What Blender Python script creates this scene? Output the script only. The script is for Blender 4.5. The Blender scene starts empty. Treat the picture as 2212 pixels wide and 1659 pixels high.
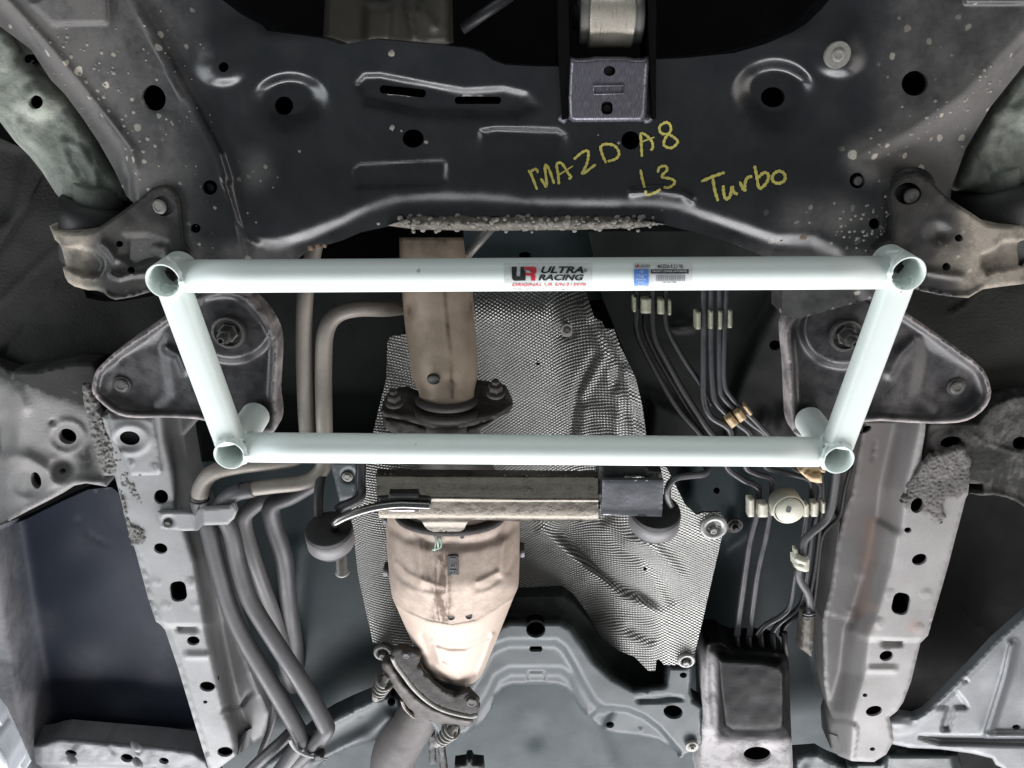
import bpy, math, random
import numpy as np
from mathutils import Vector, Matrix
from mathutils.geometry import delaunay_2d_cdt
random.seed(7); rng = np.random.default_rng(7)
S = bpy.context.scene; COL = S.collection

# ---------------------------------------------------------------- camera, world, lamps, exposure
FPX, CX, CY, TILT, HC, Z0 = 1750.0, 1106.0, 829.5, math.radians(24), 0.88, 1.75
cs, sn = math.cos(TILT), math.sin(TILT)
def W(u, v, h):                      # car frame (right, front, towards the ground) -> world
    return (-u, v, Z0 - h)
cam = bpy.data.cameras.new('camera'); cam.sensor_width = 36; cam.lens = FPX/2212*36
cam.clip_start = .01; cam.clip_end = 50
co = bpy.data.objects.new('camera', cam); COL.objects.link(co); S.camera = co
co.matrix_world = Matrix(((-1, 0, 0, 0), (0, cs, sn, 0), (0, sn, -cs, Z0-HC), (0, 0, 0, 1)))
wd = bpy.data.worlds.new('World'); S.world = wd; wd.use_nodes = True
bg = wd.node_tree.nodes['Background']; bg.inputs[0].default_value = (.80, .86, .90, 1); bg.inputs[1].default_value = .085
def area(name, loc, target, sx, sy, watts, col):
    l = bpy.data.lights.new(name, 'AREA'); l.shape = 'RECTANGLE'; l.size = sx; l.size_y = sy; l.energy = watts; l.color = col
    o = bpy.data.objects.new(name, l); COL.objects.link(o)
    a, b = Vector(W(*loc)), Vector(W(*target)); o.location = a
    o.rotation_euler = (b-a).to_track_quat('-Z', 'Y').to_euler()
area('rear_workshop_light', (0, -3.4, 1.25), (0, 0, -.1), 5.2, 1.4, 262, (.985, .98, 1))
area('front_fill_light', (0, 3.0, .9), (0, .1, -.1), 4.0, 1.2, 18, (.93, 1, .98))  # added fill to lift the bars' front edges, not a workshop lamp
area('floor_bounce_light', (0, -.5, 1.72), (0, -.45, 0), 3.4, 3.0, 4, (.90, .97, 1))
area('left_doorway_light', (-2.3, -.7, .9), (0, 0, -.1), 1.8, .9, 26, (.92, .965, 1))
area('right_doorway_light', (2.3, -.6, .9), (0, 0, -.1), 1.8, .9, 15, (1, .94, .91))
S.view_settings.view_transform = 'Standard'; S.view_settings.look = 'None'
S.view_settings.exposure = .28; S.view_settings.gamma = 1
S.cycles.max_bounces = 6; S.cycles.diffuse_bounces = 3; S.cycles.glossy_bounces = 3; S.cycles.caustics_reflective = False

# ---------------------------------------------------------------- placing helpers
def P(x, y, h):                      # a place seen at (x, y) of a 2212 x 1659 view, at height h below the sill plane
    x = np.asarray(x, float); y = np.asarray(y, float); h = np.asarray(h, float)
    a = (x-CX)/FPX; b = (CY-y)/FPX
    dv = -sn+b*cs; dh = -cs-b*sn
    t = (HC-h)/(-dh)
    return np.stack([a*t, dv*t, h+0*a], -1)
def MPP(y, h):                       # metres per view pixel at that place
    b = (CY-y)/FPX
    return (HC-h)/(cs+b*sn)/FPX
def view(ox, oy, s): return lambda pts: [(ox+s*p[0], oy+s*p[1])+tuple(p[2:]) for p in pts]
def T(c, r): return view(737.333*c, 553*r, 1/3)
ZA, ZB, ZC = view(1119.2, 246.9, .2738), view(1075.3, 548.6, .1984), view(647.3, 960.1, .4018)
ZD, ZE, ZF = view(1316.7, 603.5, .2728), view(1426.4, 987.5, .281), view(0, 384, .2232)
ZG, ZH, ZI = view(1810.4, 329.2, .2315), view(0, 768, .248), view(1810.4, 877.8, .1984)
ZJ, ZK = view(1426.4, 1344.1, .3552), view(603.5, 1371.5, .2232)
ID = lambda p: p
def inpoly(X, Y, poly):
    r = np.zeros(X.shape, bool); n = len(poly)
    for i in range(n):
        x0, y0 = poly[i][:2]; x1, y1 = poly[(i+1) % n][:2]
        if y0 == y1: continue
        c = ((y0 > Y) != (y1 > Y)) & (X < (x1-x0)*(Y-y0)/(y1-y0)+x0)
        r ^= c
    return r
def pdist(X, Y, poly, closed=False):
    d = np.full(X.shape, 1e9); n = len(poly); sgn = np.ones(X.shape)
    for i in range(n if closed else n-1):
        x0, y0 = poly[i][:2]; x1, y1 = poly[(i+1) % n][:2]
        dx, dy = x1-x0, y1-y0; L = dx*dx+dy*dy+1e-9
        t = np.clip(((X-x0)*dx+(Y-y0)*dy)/L, 0, 1)
        q = np.hypot(X-x0-t*dx, Y-y0-t*dy); m = q < d
        d = np.where(m, q, d); sgn = np.where(m, np.sign(dx*(Y-y0)-dy*(X-x0)), sgn)
    return d, sgn
def sm(t): t = np.clip(t, 0, 1); return t*t*(3-2*t)
# relief of pressed metal: each returns a function of view position giving metres towards the ground
def ridge(poly, w, a): return lambda X, Y: a*np.exp(-(pdist(X, Y, poly)[0]/w)**2)
def pocket(poly, w, a):
    def f(X, Y):
        d, _ = pdist(X, Y, poly, True); d = np.where(inpoly(X, Y, poly), d, -d)
        return a*sm(d/w+.5)
    return f
def shelf(poly, w, wb, a):           # a pocket with a crisp front wall that runs out softly towards the rear
    q = np.array([p[:2] for p in poly]); y0, y1 = q[:, 1].min(), q[:, 1].max()
    def f(X, Y):
        d, _ = pdist(X, Y, poly, True); d = np.where(inpoly(X, Y, poly), d, -d)
        return a*sm(d/(w+(wb-w)*sm((Y-y0)/(y1-y0)))+.5)
    return f
def bowl(cx, cy, rx, ry, a, flat):
    def f(X, Y):
        r = np.hypot((X-cx)/rx, (Y-cy)/ry); fl = flat*sm((cy+.5*ry-Y)/(1.1*ry)); return a*sm((1-r)/(1-fl))
    return f
def boss(cx, cy, rx, ry, a, flat):   # proud at the front, with a crisp rear edge only
    def f(X, Y):
        r = np.hypot((X-cx)/np.where(Y < cy, rx*1.0, rx), (Y-cy)/np.where(Y < cy, ry*2.4, ry)); return a*sm((1-r)/(1-flat*sm((Y-cy+.3*ry)/ry)))
    return f
def step(poly, w, a):                # everything on the right-hand side of the line (walking along it) moves by a
    def f(X, Y):
        d, s = pdist(X, Y, poly); return a*sm(d*s/w+.5)
    return f
def dome(cx, cy, rx, ry, a, flat=0.0):
    def f(X, Y):
        r = np.hypot((X-cx)/rx, (Y-cy)/ry); return a*sm((1-r)/(1-flat+1e-6))
    return f
def ring(cx, cy, rx, ry, w, a):
    def f(X, Y):
        r = np.hypot((X-cx)/rx, (Y-cy)/ry); return a*np.exp(-((r-1)*rx/w)**2)
    return f
_pp = np.random.default_rng(3).random((64, 64))
def vnoise(X, Y, s):
    x = X/s; y = Y/s; i = np.floor(x).astype(int); j = np.floor(y).astype(int); f = sm(x-i); g = sm(y-j)
    q = lambda a, b: _pp[a % 64, b % 64]
    return (q(i, j)*(1-f)+q(i+1, j)*f)*(1-g)+(q(i, j+1)*(1-f)+q(i+1, j+1)*f)*g-.5
def lumps(a, s): return lambda X, Y: a*(vnoise(X, Y, s)+.6*vnoise(X+31, Y+17, s*.5))
def chaikin(p, n=1, closed=True):
    for _ in range(n):
        q = []; m = len(p)
        for i in range(m if closed else m-1):
            a, b = p[i], p[(i+1) % m]
            q += [tuple(.75*u+.25*v for u, v in zip(a, b)), tuple(.25*u+.75*v for u, v in zip(a, b))]
        p = q if closed else [p[0]]+q+[p[-1]]
    return p
def dens(p, s, closed=True):
    out = []; n = len(p)
    for i in range(n if closed else n-1):
        a, b = p[i], p[(i+1) % n]; k = max(1, int(math.hypot(b[0]-a[0], b[1]-a[1])/s+.5))
        out += [tuple(u+(v-u)*j/k for u, v in zip(a, b)) for j in range(k)]
    if not closed: out.append(p[-1])
    return out
def ell(cx, cy, rx, ry=None, rot=0, n=22):
    ry = ry or rx; c, s = math.cos(math.radians(rot)), math.sin(math.radians(rot))
    return [(cx+rx*math.cos(t)*c-ry*math.sin(t)*s, cy+rx*math.cos(t)*s+ry*math.sin(t)*c) for t in [2*math.pi*i/n for i in range(n)]]
def slot(cx, cy, hw, hh, r, rot=0):
    p = []; c, s = math.cos(math.radians(rot)), math.sin(math.radians(rot))
    for qx, qy, a0 in ((hw-r, hh-r, 0), (-hw+r, hh-r, 90), (-hw+r, -hh+r, 180), (hw-r, -hh+r, 270)):
        for k in range(6):
            t = math.radians(a0+18*k); x = qx+r*math.cos(t); y = qy+r*math.sin(t); p.append((cx+x*c-y*s, cy+x*s+y*c))
    return p

# ---------------------------------------------------------------- object helpers
ORG = {}
def link(name, data, parent, org):
    o = bpy.data.objects.new(name, data); COL.objects.link(o); o.parent = parent
    po = ORG[parent.name] if parent else np.zeros(3)
    o.location = tuple(np.asarray(org)-po); ORG[o.name] = np.asarray(org, float)
    return o
def tag(o, label=None, cat=None, group=None, kind=None):
    for k, v in (('label', label), ('category', cat), ('group', group), ('kind', kind)):
        if v: o[k] = v
    return o
def thing(name, x, y, h, label, cat, group=None):
    return tag(link(name, None, None, np.array(W(*P(x, y, h)))), label, cat, group)
def mesh(name, V, F, mat, parent=None, smooth=True, dirt_shading=None, mats=None, mi=None):
    V = np.asarray(V, float); Vw = np.stack([-V[:, 0], V[:, 1], Z0-V[:, 2]], -1)
    org = ORG[parent.name] if parent else (Vw.min(0)+Vw.max(0))/2
    me = bpy.data.meshes.new(name); me.from_pydata((Vw-org).tolist(), [], F)
    for m in (mats or [mat]): me.materials.append(m)
    if mi is not None: me.polygons.foreach_set('material_index', mi)
    me.polygons.foreach_set('use_smooth', [smooth]*len(me.polygons))
    if dirt_shading is not None:
        at = me.attributes.new('dirt_shading', 'FLOAT', 'POINT'); at.data.foreach_set('value', np.asarray(dirt_shading, np.float32))
    me.update()
    return link(name, me, parent, org)
def sheet(name, outl, H, holes=(), feats=(), step_=9, skirt=.03, mat=None, parent=None, smooth=0, edge=None, dirt_shading=None,
          hskirt=.006, back=False, hcap=.02):
    """a pressed panel: outline and holes in view px, relief H + feats, rolled edge, real thickness"""
    if smooth: outl = chaikin(outl, smooth)
    outl = [p[:2] for p in outl]
    loops = [dens(outl, step_)]+[list(h) for h in holes]
    base = H if callable(H) else (lambda X, Y: np.full(X.shape, float(H)))
    poly = loops[0]
    def HH(X, Y):
        h = base(X, Y)
        for f in feats: h = h+f(X, Y)
        if edge:
            d, _ = pdist(X, Y, outl, True); d = np.where(inpoly(X, Y, outl), d, 0)
            q = np.clip(1-d/edge[0], 0, 1); h = h-edge[1]*(1-np.sqrt(np.maximum(0, 1-q*q)))
        return h
    A = np.array(poly); x0, y0 = A.min(0); x1, y1 = A.max(0)
    gx, gy = np.meshgrid(np.arange(x0, x1, step_), np.arange(y0, y1, step_*.87))
    gx = gx+np.where(np.arange(gx.shape[0]) % 2, step_/2, 0)[:, None]
    gx = gx.ravel(); gy = gy.ravel()
    m = inpoly(gx, gy, poly)
    for hl in loops[1:]: m &= ~inpoly(gx, gy, hl)
    gx, gy = gx[m], gy[m]
    bp = np.array([p for l in loops for p in l])
    keep = np.ones(len(gx), bool)
    for k in range(0, len(bp), 200):
        b = bp[k:k+200]
        keep &= (np.hypot(gx[:, None]-b[:, 0], gy[:, None]-b[:, 1]).min(1) > step_*.55)
    gx, gy = gx[keep], gy[keep]
    pts = np.concatenate([bp, np.stack([gx, gy], -1)]) if len(gx) else bp
    ed = []; k = 0; idx = []
    for l in loops:
        n = len(l); ed += [(k+i, k+(i+1) % n) for i in range(n)]; idx.append(list(range(k, k+n))); k += n
    r = delaunay_2d_cdt([Vector((p[0], -p[1])) for p in pts], ed, [], 0, 1e-5)
    co2 = np.array([(v.x, -v.y) for v in r[0]]); F = r[2]
    omap = {}
    for i, og in enumerate(r[3]):
        for q in og: omap[q] = i
    cen = np.array([co2[list(f)].mean(0) for f in F])
    ok = inpoly(cen[:, 0], cen[:, 1], poly)
    for hl in loops[1:]: ok &= ~inpoly(cen[:, 0], cen[:, 1], hl)
    F = [tuple(f) for f, q in zip(F, ok) if q]
    h = HH(co2[:, 0], co2[:, 1]); V = P(co2[:, 0], co2[:, 1], h)
    D = [f(co2[:, 0], co2[:, 1]) for f in (dirt_shading or [])]
    D = np.clip(sum(D) if D else np.zeros(len(co2)), 0, 1)
    V = list(map(tuple, V)); D = list(D); caps = []
    for li, ids in enumerate(idx):
        ids = [omap[i] for i in ids]; n = len(ids); sk = skirt if li == 0 else hskirt
        if sk <= 0: continue
        a = len(V); V += [V[i] for i in ids]; D += [D[i] for i in ids]
        V += [(V[i][0], V[i][1], V[i][2]-sk) for i in ids]; D += [D[i] for i in ids]
        for i in range(n):
            j = (i+1) % n; F.append((a+i, a+n+i, a+n+j, a+j))
        if li == 0 and back: F.append(tuple(a+n+i for i in range(n)))
        if li and hcap:              # near-black cup behind a hole, coloured in place of its shade
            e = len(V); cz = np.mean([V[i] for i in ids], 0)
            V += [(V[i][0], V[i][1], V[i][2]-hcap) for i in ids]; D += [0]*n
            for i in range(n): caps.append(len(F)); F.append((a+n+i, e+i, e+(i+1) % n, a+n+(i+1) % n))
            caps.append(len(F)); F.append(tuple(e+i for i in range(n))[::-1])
    mi = None
    if caps: mi = [0]*len(F); [mi.__setitem__(k, 1) for k in caps]
    o = mesh(name, V, F, mat, parent, True, D if dirt_shading else None, mats=[mat, void_m] if caps else None, mi=mi)
    return o, HH
def catmull(pts, n=6):
    pts = [np.asarray(p, float) for p in pts]
    if len(pts) < 3: return pts
    out = []; q = [2*pts[0]-pts[1]]+pts+[2*pts[-1]-pts[-2]]
    for i in range(1, len(q)-2):
        a, b, c, d = q[i-1:i+3]
        for k in range(n):
            t = k/n; out.append(.5*(2*b+(c-a)*t+(2*a-5*b+4*c-d)*t*t+(3*b-a-3*c+d)*t**3))
    out.append(pts[-1]); return out
def sweep(C, R, segs=12, caps=True, flat=1.0):
    C = np.array(C, float); n = len(C); R = np.broadcast_to(np.asarray(R, float), (n,))
    Tn = np.gradient(C, axis=0); Tn /= np.linalg.norm(Tn, axis=1)[:, None]+1e-12
    ref = np.array([0, 0, 1.0]); ref = np.array([1.0, 0, 0]) if abs(Tn[0] @ ref) > .9 else ref
    N = ref-(ref @ Tn[0])*Tn[0]; N /= np.linalg.norm(N); V = []; F = []
    for i in range(n):
        N = N-(N @ Tn[i])*Tn[i]; N /= np.linalg.norm(N); B = np.cross(Tn[i], N)
        for k in range(segs):
            a = 2*math.pi*k/segs; V.append(C[i]+R[i]*(math.cos(a)*N*flat+math.sin(a)*B))
    for i in range(n-1):
        for k in range(segs):
            l = (k+1) % segs; F.append((i*segs+k, i*segs+l, (i+1)*segs+l, (i+1)*segs+k))
    if caps: F.append(tuple(range(segs))[::-1]); F.append(tuple((n-1)*segs+k for k in range(segs)))
    return V, F
def tube(name, pts, wpx, mat, parent=None, segs=12, n=6, dirt_shading=None, curve=True):
    """pts: (x, y, h) along a pipe; wpx its width in view px (number or list)"""
    ws = wpx if hasattr(wpx, '__len__') else [wpx]*len(pts)
    C = [np.append(P(*p), .5*w*MPP(p[1], p[2])) for p, w in zip(pts, ws)]
    C = np.array(catmull(C, n) if curve else C)
    V, F = sweep(C[:, :3], C[:, 3], segs)
    return mesh(name, V, F, mat, parent)
def frame_of(ax):
    ax = np.array(ax, float); ax = ax/np.linalg.norm(ax)
    e = np.array([1.0, 0, 0]) if abs(ax[0]) < .9 else np.array([0, 1.0, 0])
    a = np.cross(ax, e); a /= np.linalg.norm(a); return a, np.cross(ax, a), ax
def lathe(name, c, ax, prof, mat, parent=None, segs=24, phase=0, smooth=True):
    a, b, z = frame_of(ax); V = []; F = []; n = len(prof); c = np.asarray(c, float)
    for r, t in prof:
        for k in range(segs):
            q = 2*math.pi*(k+phase)/segs; V.append(c+r*(math.cos(q)*a+math.sin(q)*b)+t*z)
    for i in range(n-1):
        for k in range(segs):
            l = (k+1) % segs; F.append((i*segs+k, i*segs+l, (i+1)*segs+l, (i+1)*segs+k))
    F.append(tuple((n-1)*segs+k for k in range(segs)))
    F.append(tuple(range(segs))[::-1])
    return mesh(name, V, F, mat, parent, smooth)
def flatshade(o, ang=.6):
    me = o.data
    try: me.set_sharp_from_angle(angle=ang)
    except Exception: pass
    return o
DOWN = (0, 0, 1)
def bolt(parent, x, y, h, rpx, mat, wmat=None, washer=1.5, ht=.8, stud=0, ax=DOWN, hexa=True, name='bolt'):
    c = P(x, y, h); r = rpx*MPP(y, h); t = r*ht
    ph = random.random()
    o = lathe(name, c, ax, [(r*1.0, -.004), (r*1.0, t*.85), (r*.86, t), (r*.55, t*1.02), (r*.5, t*.9)], mat, parent, 6 if hexa else 22, ph)
    flatshade(o)
    if washer:
        R = r*washer; w = lathe('washer', c, ax, [(R, -.003), (R, .0012), (R*.96, .0022), (r*.9, .0024)], wmat or mat, o, 26)
        flatshade(w)
    if stud:
        s = lathe('stud', c+np.asarray(ax)*t*.8, ax, [(r*.5, 0), (r*.5, stud*r), (r*.4, stud*r*1.08)], mat, o, 12); flatshade(s)
    return o
def box(name, x0, y0, x1, y1, h, d, mat, parent=None, r=3, rot=0, edge=(4, .002), feats=()):
    return sheet(name, slot((x0+x1)/2, (y0+y1)/2, abs(x1-x0)/2, abs(y1-y0)/2, r, rot), h, feats=feats, step_=5, skirt=d, mat=mat, parent=parent, edge=edge)[0]

# ---------------------------------------------------------------- materials
def M(name, base, rough=.5, metal=0.0, var=None, vscale=18, dust_shading=None, dscale=45, dgain=1.6, spots=None, sscale=70, sdens=.25, bump=0, bscale=250,
      rvar=.12, spec=.5, coat=0, emboss=None, streak=None, allspots=False, crust=0, vcontrast=.25, lay=(.0, 1), dmin=.15, speck=.22):
    m = bpy.data.materials.new(name); m.use_nodes = True; nt = m.node_tree; N = nt.nodes; L = nt.links
    b = N['Principled BSDF']; tc = N.new('ShaderNodeTexCoord'); O = tc.outputs['Object']
    c4 = lambda c: tuple(c)+(1,) if len(c) == 3 else c
    def noise(scale, detail=4, rough_=.6, vec=None):
        n = N.new('ShaderNodeTexNoise'); n.inputs['Scale'].default_value = scale; n.inputs['Detail'].default_value = detail
        n.inputs['Roughness'].default_value = rough_; L.new(vec or O, n.inputs['Vector']); return n.outputs['Fac']
    def mr(x, a, b_, c=0, d=1, smooth=False):
        n = N.new('ShaderNodeMapRange'); n.inputs[1].default_value = a; n.inputs[2].default_value = b_; n.inputs[3].default_value = c; n.inputs[4].default_value = d
        if smooth: n.interpolation_type = 'SMOOTHSTEP'
        L.new(x, n.inputs[0]); return n.outputs[0]
    def mth(op, x, y=None):
        n = N.new('ShaderNodeMath'); n.operation = op
        for i, v in enumerate((x, y)):
            if v is None: continue
            if isinstance(v, (int, float)): n.inputs[i].default_value = v
            else: L.new(v, n.inputs[i])
        return n.outputs[0]
    def mix(f, a, c):
        n = N.new('ShaderNodeMix'); n.data_type = 'RGBA'
        for i, v in ((0, f), (6, a), (7, c)):
            if isinstance(v, (int, float)): n.inputs[i].default_value = v
            elif isinstance(v, tuple): n.inputs[i].default_value = v
            else: L.new(v, n.inputs[i])
        return n.outputs[2]
    var = var or tuple(x*.6 for x in base)
    n1 = noise(vscale, 5, .62)
    col = mix(mr(n1, .5-vcontrast, .5+vcontrast), c4(base), c4(var))
    rgh = mr(n1, .3, .7, max(.05, rough-rvar), min(1, rough+rvar))
    if streak:
        mp = N.new('ShaderNodeMapping'); mp.inputs['Scale'].default_value = streak[0]; L.new(O, mp.inputs['Vector'])
        ns = noise(60, 3, .6, mp.outputs[0]); col = mix(mr(ns, streak[2], streak[3]), col, c4(streak[1]))
    at = N.new('ShaderNodeAttribute'); at.attribute_name = 'dirt_shading'; dm = at.outputs['Fac']
    if dust_shading:
        nd = noise(dscale, 6, .7)
        f = mth('MULTIPLY', mth('ADD', dm, lay[0]), mr(nd, .25, .72, dmin, dgain)); f = mth('MINIMUM', f, lay[1])
        col = mix(f, col, c4(dust_shading)); 
        n = N.new('ShaderNodeMix'); n.data_type = 'FLOAT'; L.new(f, n.inputs[0]); L.new(rgh, n.inputs[2]); n.inputs[3].default_value = .9; rgh = n.outputs[0]
    if spots:
        v = N.new('ShaderNodeTexVoronoi'); v.inputs['Scale'].default_value = sscale; v.inputs['Randomness'].default_value = 1
        wv = N.new('ShaderNodeVectorMath'); wv.operation = 'ADD'
        nn = N.new('ShaderNodeTexNoise'); nn.inputs['Scale'].default_value = 120; L.new(O, nn.inputs['Vector'])
        sc = N.new('ShaderNodeVectorMath'); sc.operation = 'SCALE'; sc.inputs['Scale'].default_value = .006; L.new(nn.outputs['Color'], sc.inputs[0])
        L.new(O, wv.inputs[0]); L.new(sc.outputs[0], wv.inputs[1]); L.new(wv.outputs[0], v.inputs['Vector'])
        sep = N.new('ShaderNodeSeparateColor'); L.new(v.outputs['Color'], sep.inputs[0])
        rad = mr(sep.outputs[0], 1-sdens, 1, 0, .42)
        f = mr(mth('SUBTRACT', rad, v.outputs['Distance']), 0, .08)
        f = mth('MULTIPLY', f, mr(sep.outputs[1], 0, 1, .35, 1))
        if not allspots: f = mth('MULTIPLY', f, mth('MINIMUM', mth('MULTIPLY', dm, 1.6), 1))
        col = mix(f, col, c4(spots))
    sp = N.new('ShaderNodeMix'); sp.data_type = 'RGBA'; sp.blend_type = 'MULTIPLY'; L.new(mr(noise(520, 2, .7), .38, .62, 0, speck), sp.inputs[0]); L.new(col, sp.inputs[6]); sp.inputs[7].default_value = (.45, .44, .43, 1); col = sp.outputs[2]
    L.new(col, b.inputs['Base Color']); L.new(rgh, b.inputs['Roughness'])
    b.inputs['Metallic'].default_value = metal
    b.inputs['Specular IOR Level'].default_value = spec
    if coat: b.inputs['Coat Weight'].default_value = coat; b.inputs['Coat Roughness'].default_value = .12
    hgt = None
    if emboss:
        rot, pitch = emboss[:2]
        mp = N.new('ShaderNodeMapping'); mp.inputs['Rotation'].default_value = (0, 0, rot); L.new(O, mp.inputs['Vector'])
        wn = N.new('ShaderNodeTexNoise'); wn.inputs['Scale'].default_value = 9; wn.inputs['Detail'].default_value = 2; L.new(O, wn.inputs['Vector'])
        sc = N.new('ShaderNodeVectorMath'); sc.operation = 'SCALE'; sc.inputs['Scale'].default_value = .0035; L.new(wn.outputs['Color'], sc.inputs[0])
        ad = N.new('ShaderNodeVectorMath'); L.new(mp.outputs[0], ad.inputs[0]); L.new(sc.outputs[0], ad.inputs[1])
        sx = N.new('ShaderNodeSeparateXYZ'); L.new(ad.outputs[0], sx.inputs[0])
        k = 2*math.pi/pitch
        hgt = mth('MULTIPLY', mth('SINE', mth('MULTIPLY', sx.outputs[0], k*.62)), mth('SINE', mth('MULTIPLY', sx.outputs[1], k)))
        hgt = mth('ADD', hgt, mth('MULTIPLY', noise(400, 2), .4))
        col2 = mix(mr(hgt, -1, .7), tuple(x*.60 for x in base)+(1,), col); L.new(col2, b.inputs['Base Color'])
        bs = emboss[2]
    elif crust:
        v = N.new('ShaderNodeTexVoronoi'); v.inputs['Scale'].default_value = bscale; L.new(O, v.inputs['Vector'])
        hgt = mth('ADD', mth('MULTIPLY', v.outputs['Distance'], 1), noise(bscale*1.3, 4)); bs = crust
    elif bump: hgt = noise(bscale, 5, .65); bs = bump
    if hgt is not None:
        bn = N.new('ShaderNodeBump'); bn.inputs['Strength'].default_value = 1; bn.inputs['Distance'].default_value = bs
        L.new(hgt, bn.inputs['Height']); L.new(bn.outputs[0], b.inputs['Normal'])
    return m
DUST = (.36, .33, .29)
white = M('white_powder_coat', (.79, .86, .83), .34, var=(.76, .84, .805), rvar=.05, bump=.00016, bscale=700, speck=.05, spots=(.42, .43, .41), sscale=75, sdens=.035, allspots=True)
black = M('black_chassis_paint', (.0055, .0068, .0092), .27, var=(.0095, .011, .013), rvar=.1, dust_shading=(.12, .113, .108), dscale=30, spots=(.55, .50, .42), sscale=80, sdens=.35, bump=.00004, bscale=260, lay=(.02, .9), spec=.6)
bracket_m = M('dusty_black_steel', (.012, .0125, .014), .42, var=(.024, .023, .023), dust_shading=(.30, .265, .22), dscale=40, spots=(.4, .37, .32), sscale=120, sdens=.2, bump=.0004, bscale=180, lay=(.0, 1), spec=0.3)
plate_m = M('dark_purple_steel', (.008, .009, .0115), .34, var=(.019, .0185, .021), vscale=30, dust_shading=(.36, .325, .32), dscale=60, bump=.0003, bscale=200, lay=(.0, 1), spec=0.4)
cast = M('mossy_cast_iron', (.04, .052, .045), .8, var=(.11, .125, .11), vscale=75, dust_shading=(.36, .38, .33), dscale=30, bump=.0012, bscale=160, lay=(.35, 1))
rubber = M('black_rubber', (.008, .008, .0085), .55, var=(.016, .015, .015), bump=.0003)
rubber_g = M('greyed_rubber', (.11, .105, .108), .5, var=(.16, .155, .158), bump=.0002)
primer = M('grey_primer_steel', (.28, .282, .285), .5, var=(.185, .187, .19), vscale=15, rvar=.06, dust_shading=(.025, .026, .024), dscale=55, dgain=2.2, spots=None, bump=.00015, bscale=420)
pinkprimer = M('dusty_pink_primer_steel', (.28, .27, .266), .5, var=(.195, .186, .18), vscale=10, rvar=.06, dust_shading=(.30, .22, .19), dscale=12, bump=.00015, bscale=420)
under = M('dark_sprayed_undercoat', (.013, .0135, .0125), .8, var=(.022, .0215, .020), vscale=60, bump=.0016, bscale=220, spec=.15)
under2 = M('undercoat_fading_to_primer', (.225, .216, .212), .55, var=(.15, .144, .141), dust_shading=(.020, .020, .018), dscale=40, dgain=1.8, dmin=.55, bump=.0008, bscale=240)
sealant = M('crusty_seam_sealer', (.22, .21, .20), .75, var=(.10, .098, .094), vscale=120, bump=.002, bscale=300)
floor_m = M('teal_grey_floor_paint', (.046, .061, .066), .42, var=(.036, .049, .052), rvar=.06, dust_shading=(.1, .1, .1), dscale=20, bump=.00015, bscale=300, spec=0.12)
blueg = M('blue_grey_floor_paint', (.024, .029, .043), .5, var=(.018, .022, .033), vscale=6, rvar=.06, dust_shading=(.19, .19, .2), dscale=14, bump=.0002, bscale=300, spec=0.1)
greym = M('grey_floor_steel', (.080, .091, .096), .36, var=(.062, .071, .076), vscale=8, rvar=.06, dust_shading=(.03, .034, .034), dscale=14, dgain=2.2, bump=.00012, bscale=420, spec=0.22)
darkfl = M('dark_floor_paint', (.019, .0205, .0205), .45, var=(.030, .031, .031), dust_shading=(.06, .058, .058), dscale=25, bump=.0002, bscale=300, spec=0.2)
void_m = M('near_black_void', (.004, .004, .0045), .95, spec=.05)  # near-black stands in for shade in holes and above the gaps
alu = M('embossed_aluminium', (.35, .35, .335), .45, 1.0, var=(.25, .25, .24), rvar=.05, emboss=(.10, .0050, .0012))
alu_flat = M('flat_aluminium', (.26, .265, .255), .45, .5, var=(.20, .205, .2), bump=.0003)
beige = M('heat_tinted_steel_cover', (.54, .44, .37), .5, .12, var=(.48, .385, .32), vscale=6, rvar=.08, dust_shading=(.16, .115, .09), dscale=55, lay=(.04, 1), bump=.0003, bscale=140)
beige2 = M('tan_heat_tinted_pipe', (.44, .35, .27), .5, .2, var=(.33, .255, .195), vscale=9, rvar=.08, dust_shading=(.09, .065, .045), dscale=60, lay=(.10, 1), bump=.0004, bscale=140)
rust = M('dark_rusty_cast_steel', (.014, .0125, .0115), .75, var=(.035, .029, .026), vscale=50, bump=.0012, bscale=260)
rust2 = M('brown_flange_steel', (.085, .074, .066), .6, var=(.05, .044, .041), vscale=40, bump=.0008, bscale=220)
zinc = M('yellow_zinc_plate', (.085, .077, .066), .32, .85, var=(.165, .148, .125), vscale=50, rvar=.1, streak=((5, 16, 16), (.05, .045, .038), .56, .70), bump=.0004, bscale=200)
steel = M('bare_steel', (.33, .32, .30), .26, 1.0, var=(.20, .195, .185), vscale=40, streak=((14, 1, 1), (.30, .28, .24), .55, .8), bump=.0002)
violet = M('violet_grey_bracket_steel', (.15, .142, .17), .36, .6, var=(.09, .086, .105), vscale=25, streak=((30, 2, 2), (.27, .26, .29), .5, .7), bump=.00008, dust_shading=(.02, .02, .025))
rod_m = M('polished_rod_steel', (.22, .215, .205), .24, 1.0, var=(.15, .147, .14), speck=.1)
dsteel = M('dark_dull_steel', (.10, .10, .105), .45, .7, var=(.06, .06, .065), bump=.0004)
greysteel = M('grey_sheet_steel', (.16, .165, .18), .36, .7, var=(.10, .104, .115), vscale=20, bump=.0004, bscale=120)
boltm = M('dirty_bolt_steel', (.12, .115, .11), .55, .5, var=(.05, .05, .048), vscale=60, bump=.0006)
boltl = M('pale_bolt_steel', (.32, .31, .29), .5, .4, var=(.20, .195, .18), vscale=80, bump=.0004)
pipe_t = M('dusty_tan_pipe', (.26, .235, .205), .55, .3, var=(.19, .17, .15), vscale=20, dust_shading=(.15, .13, .11), bump=.0004, bscale=160)
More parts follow.
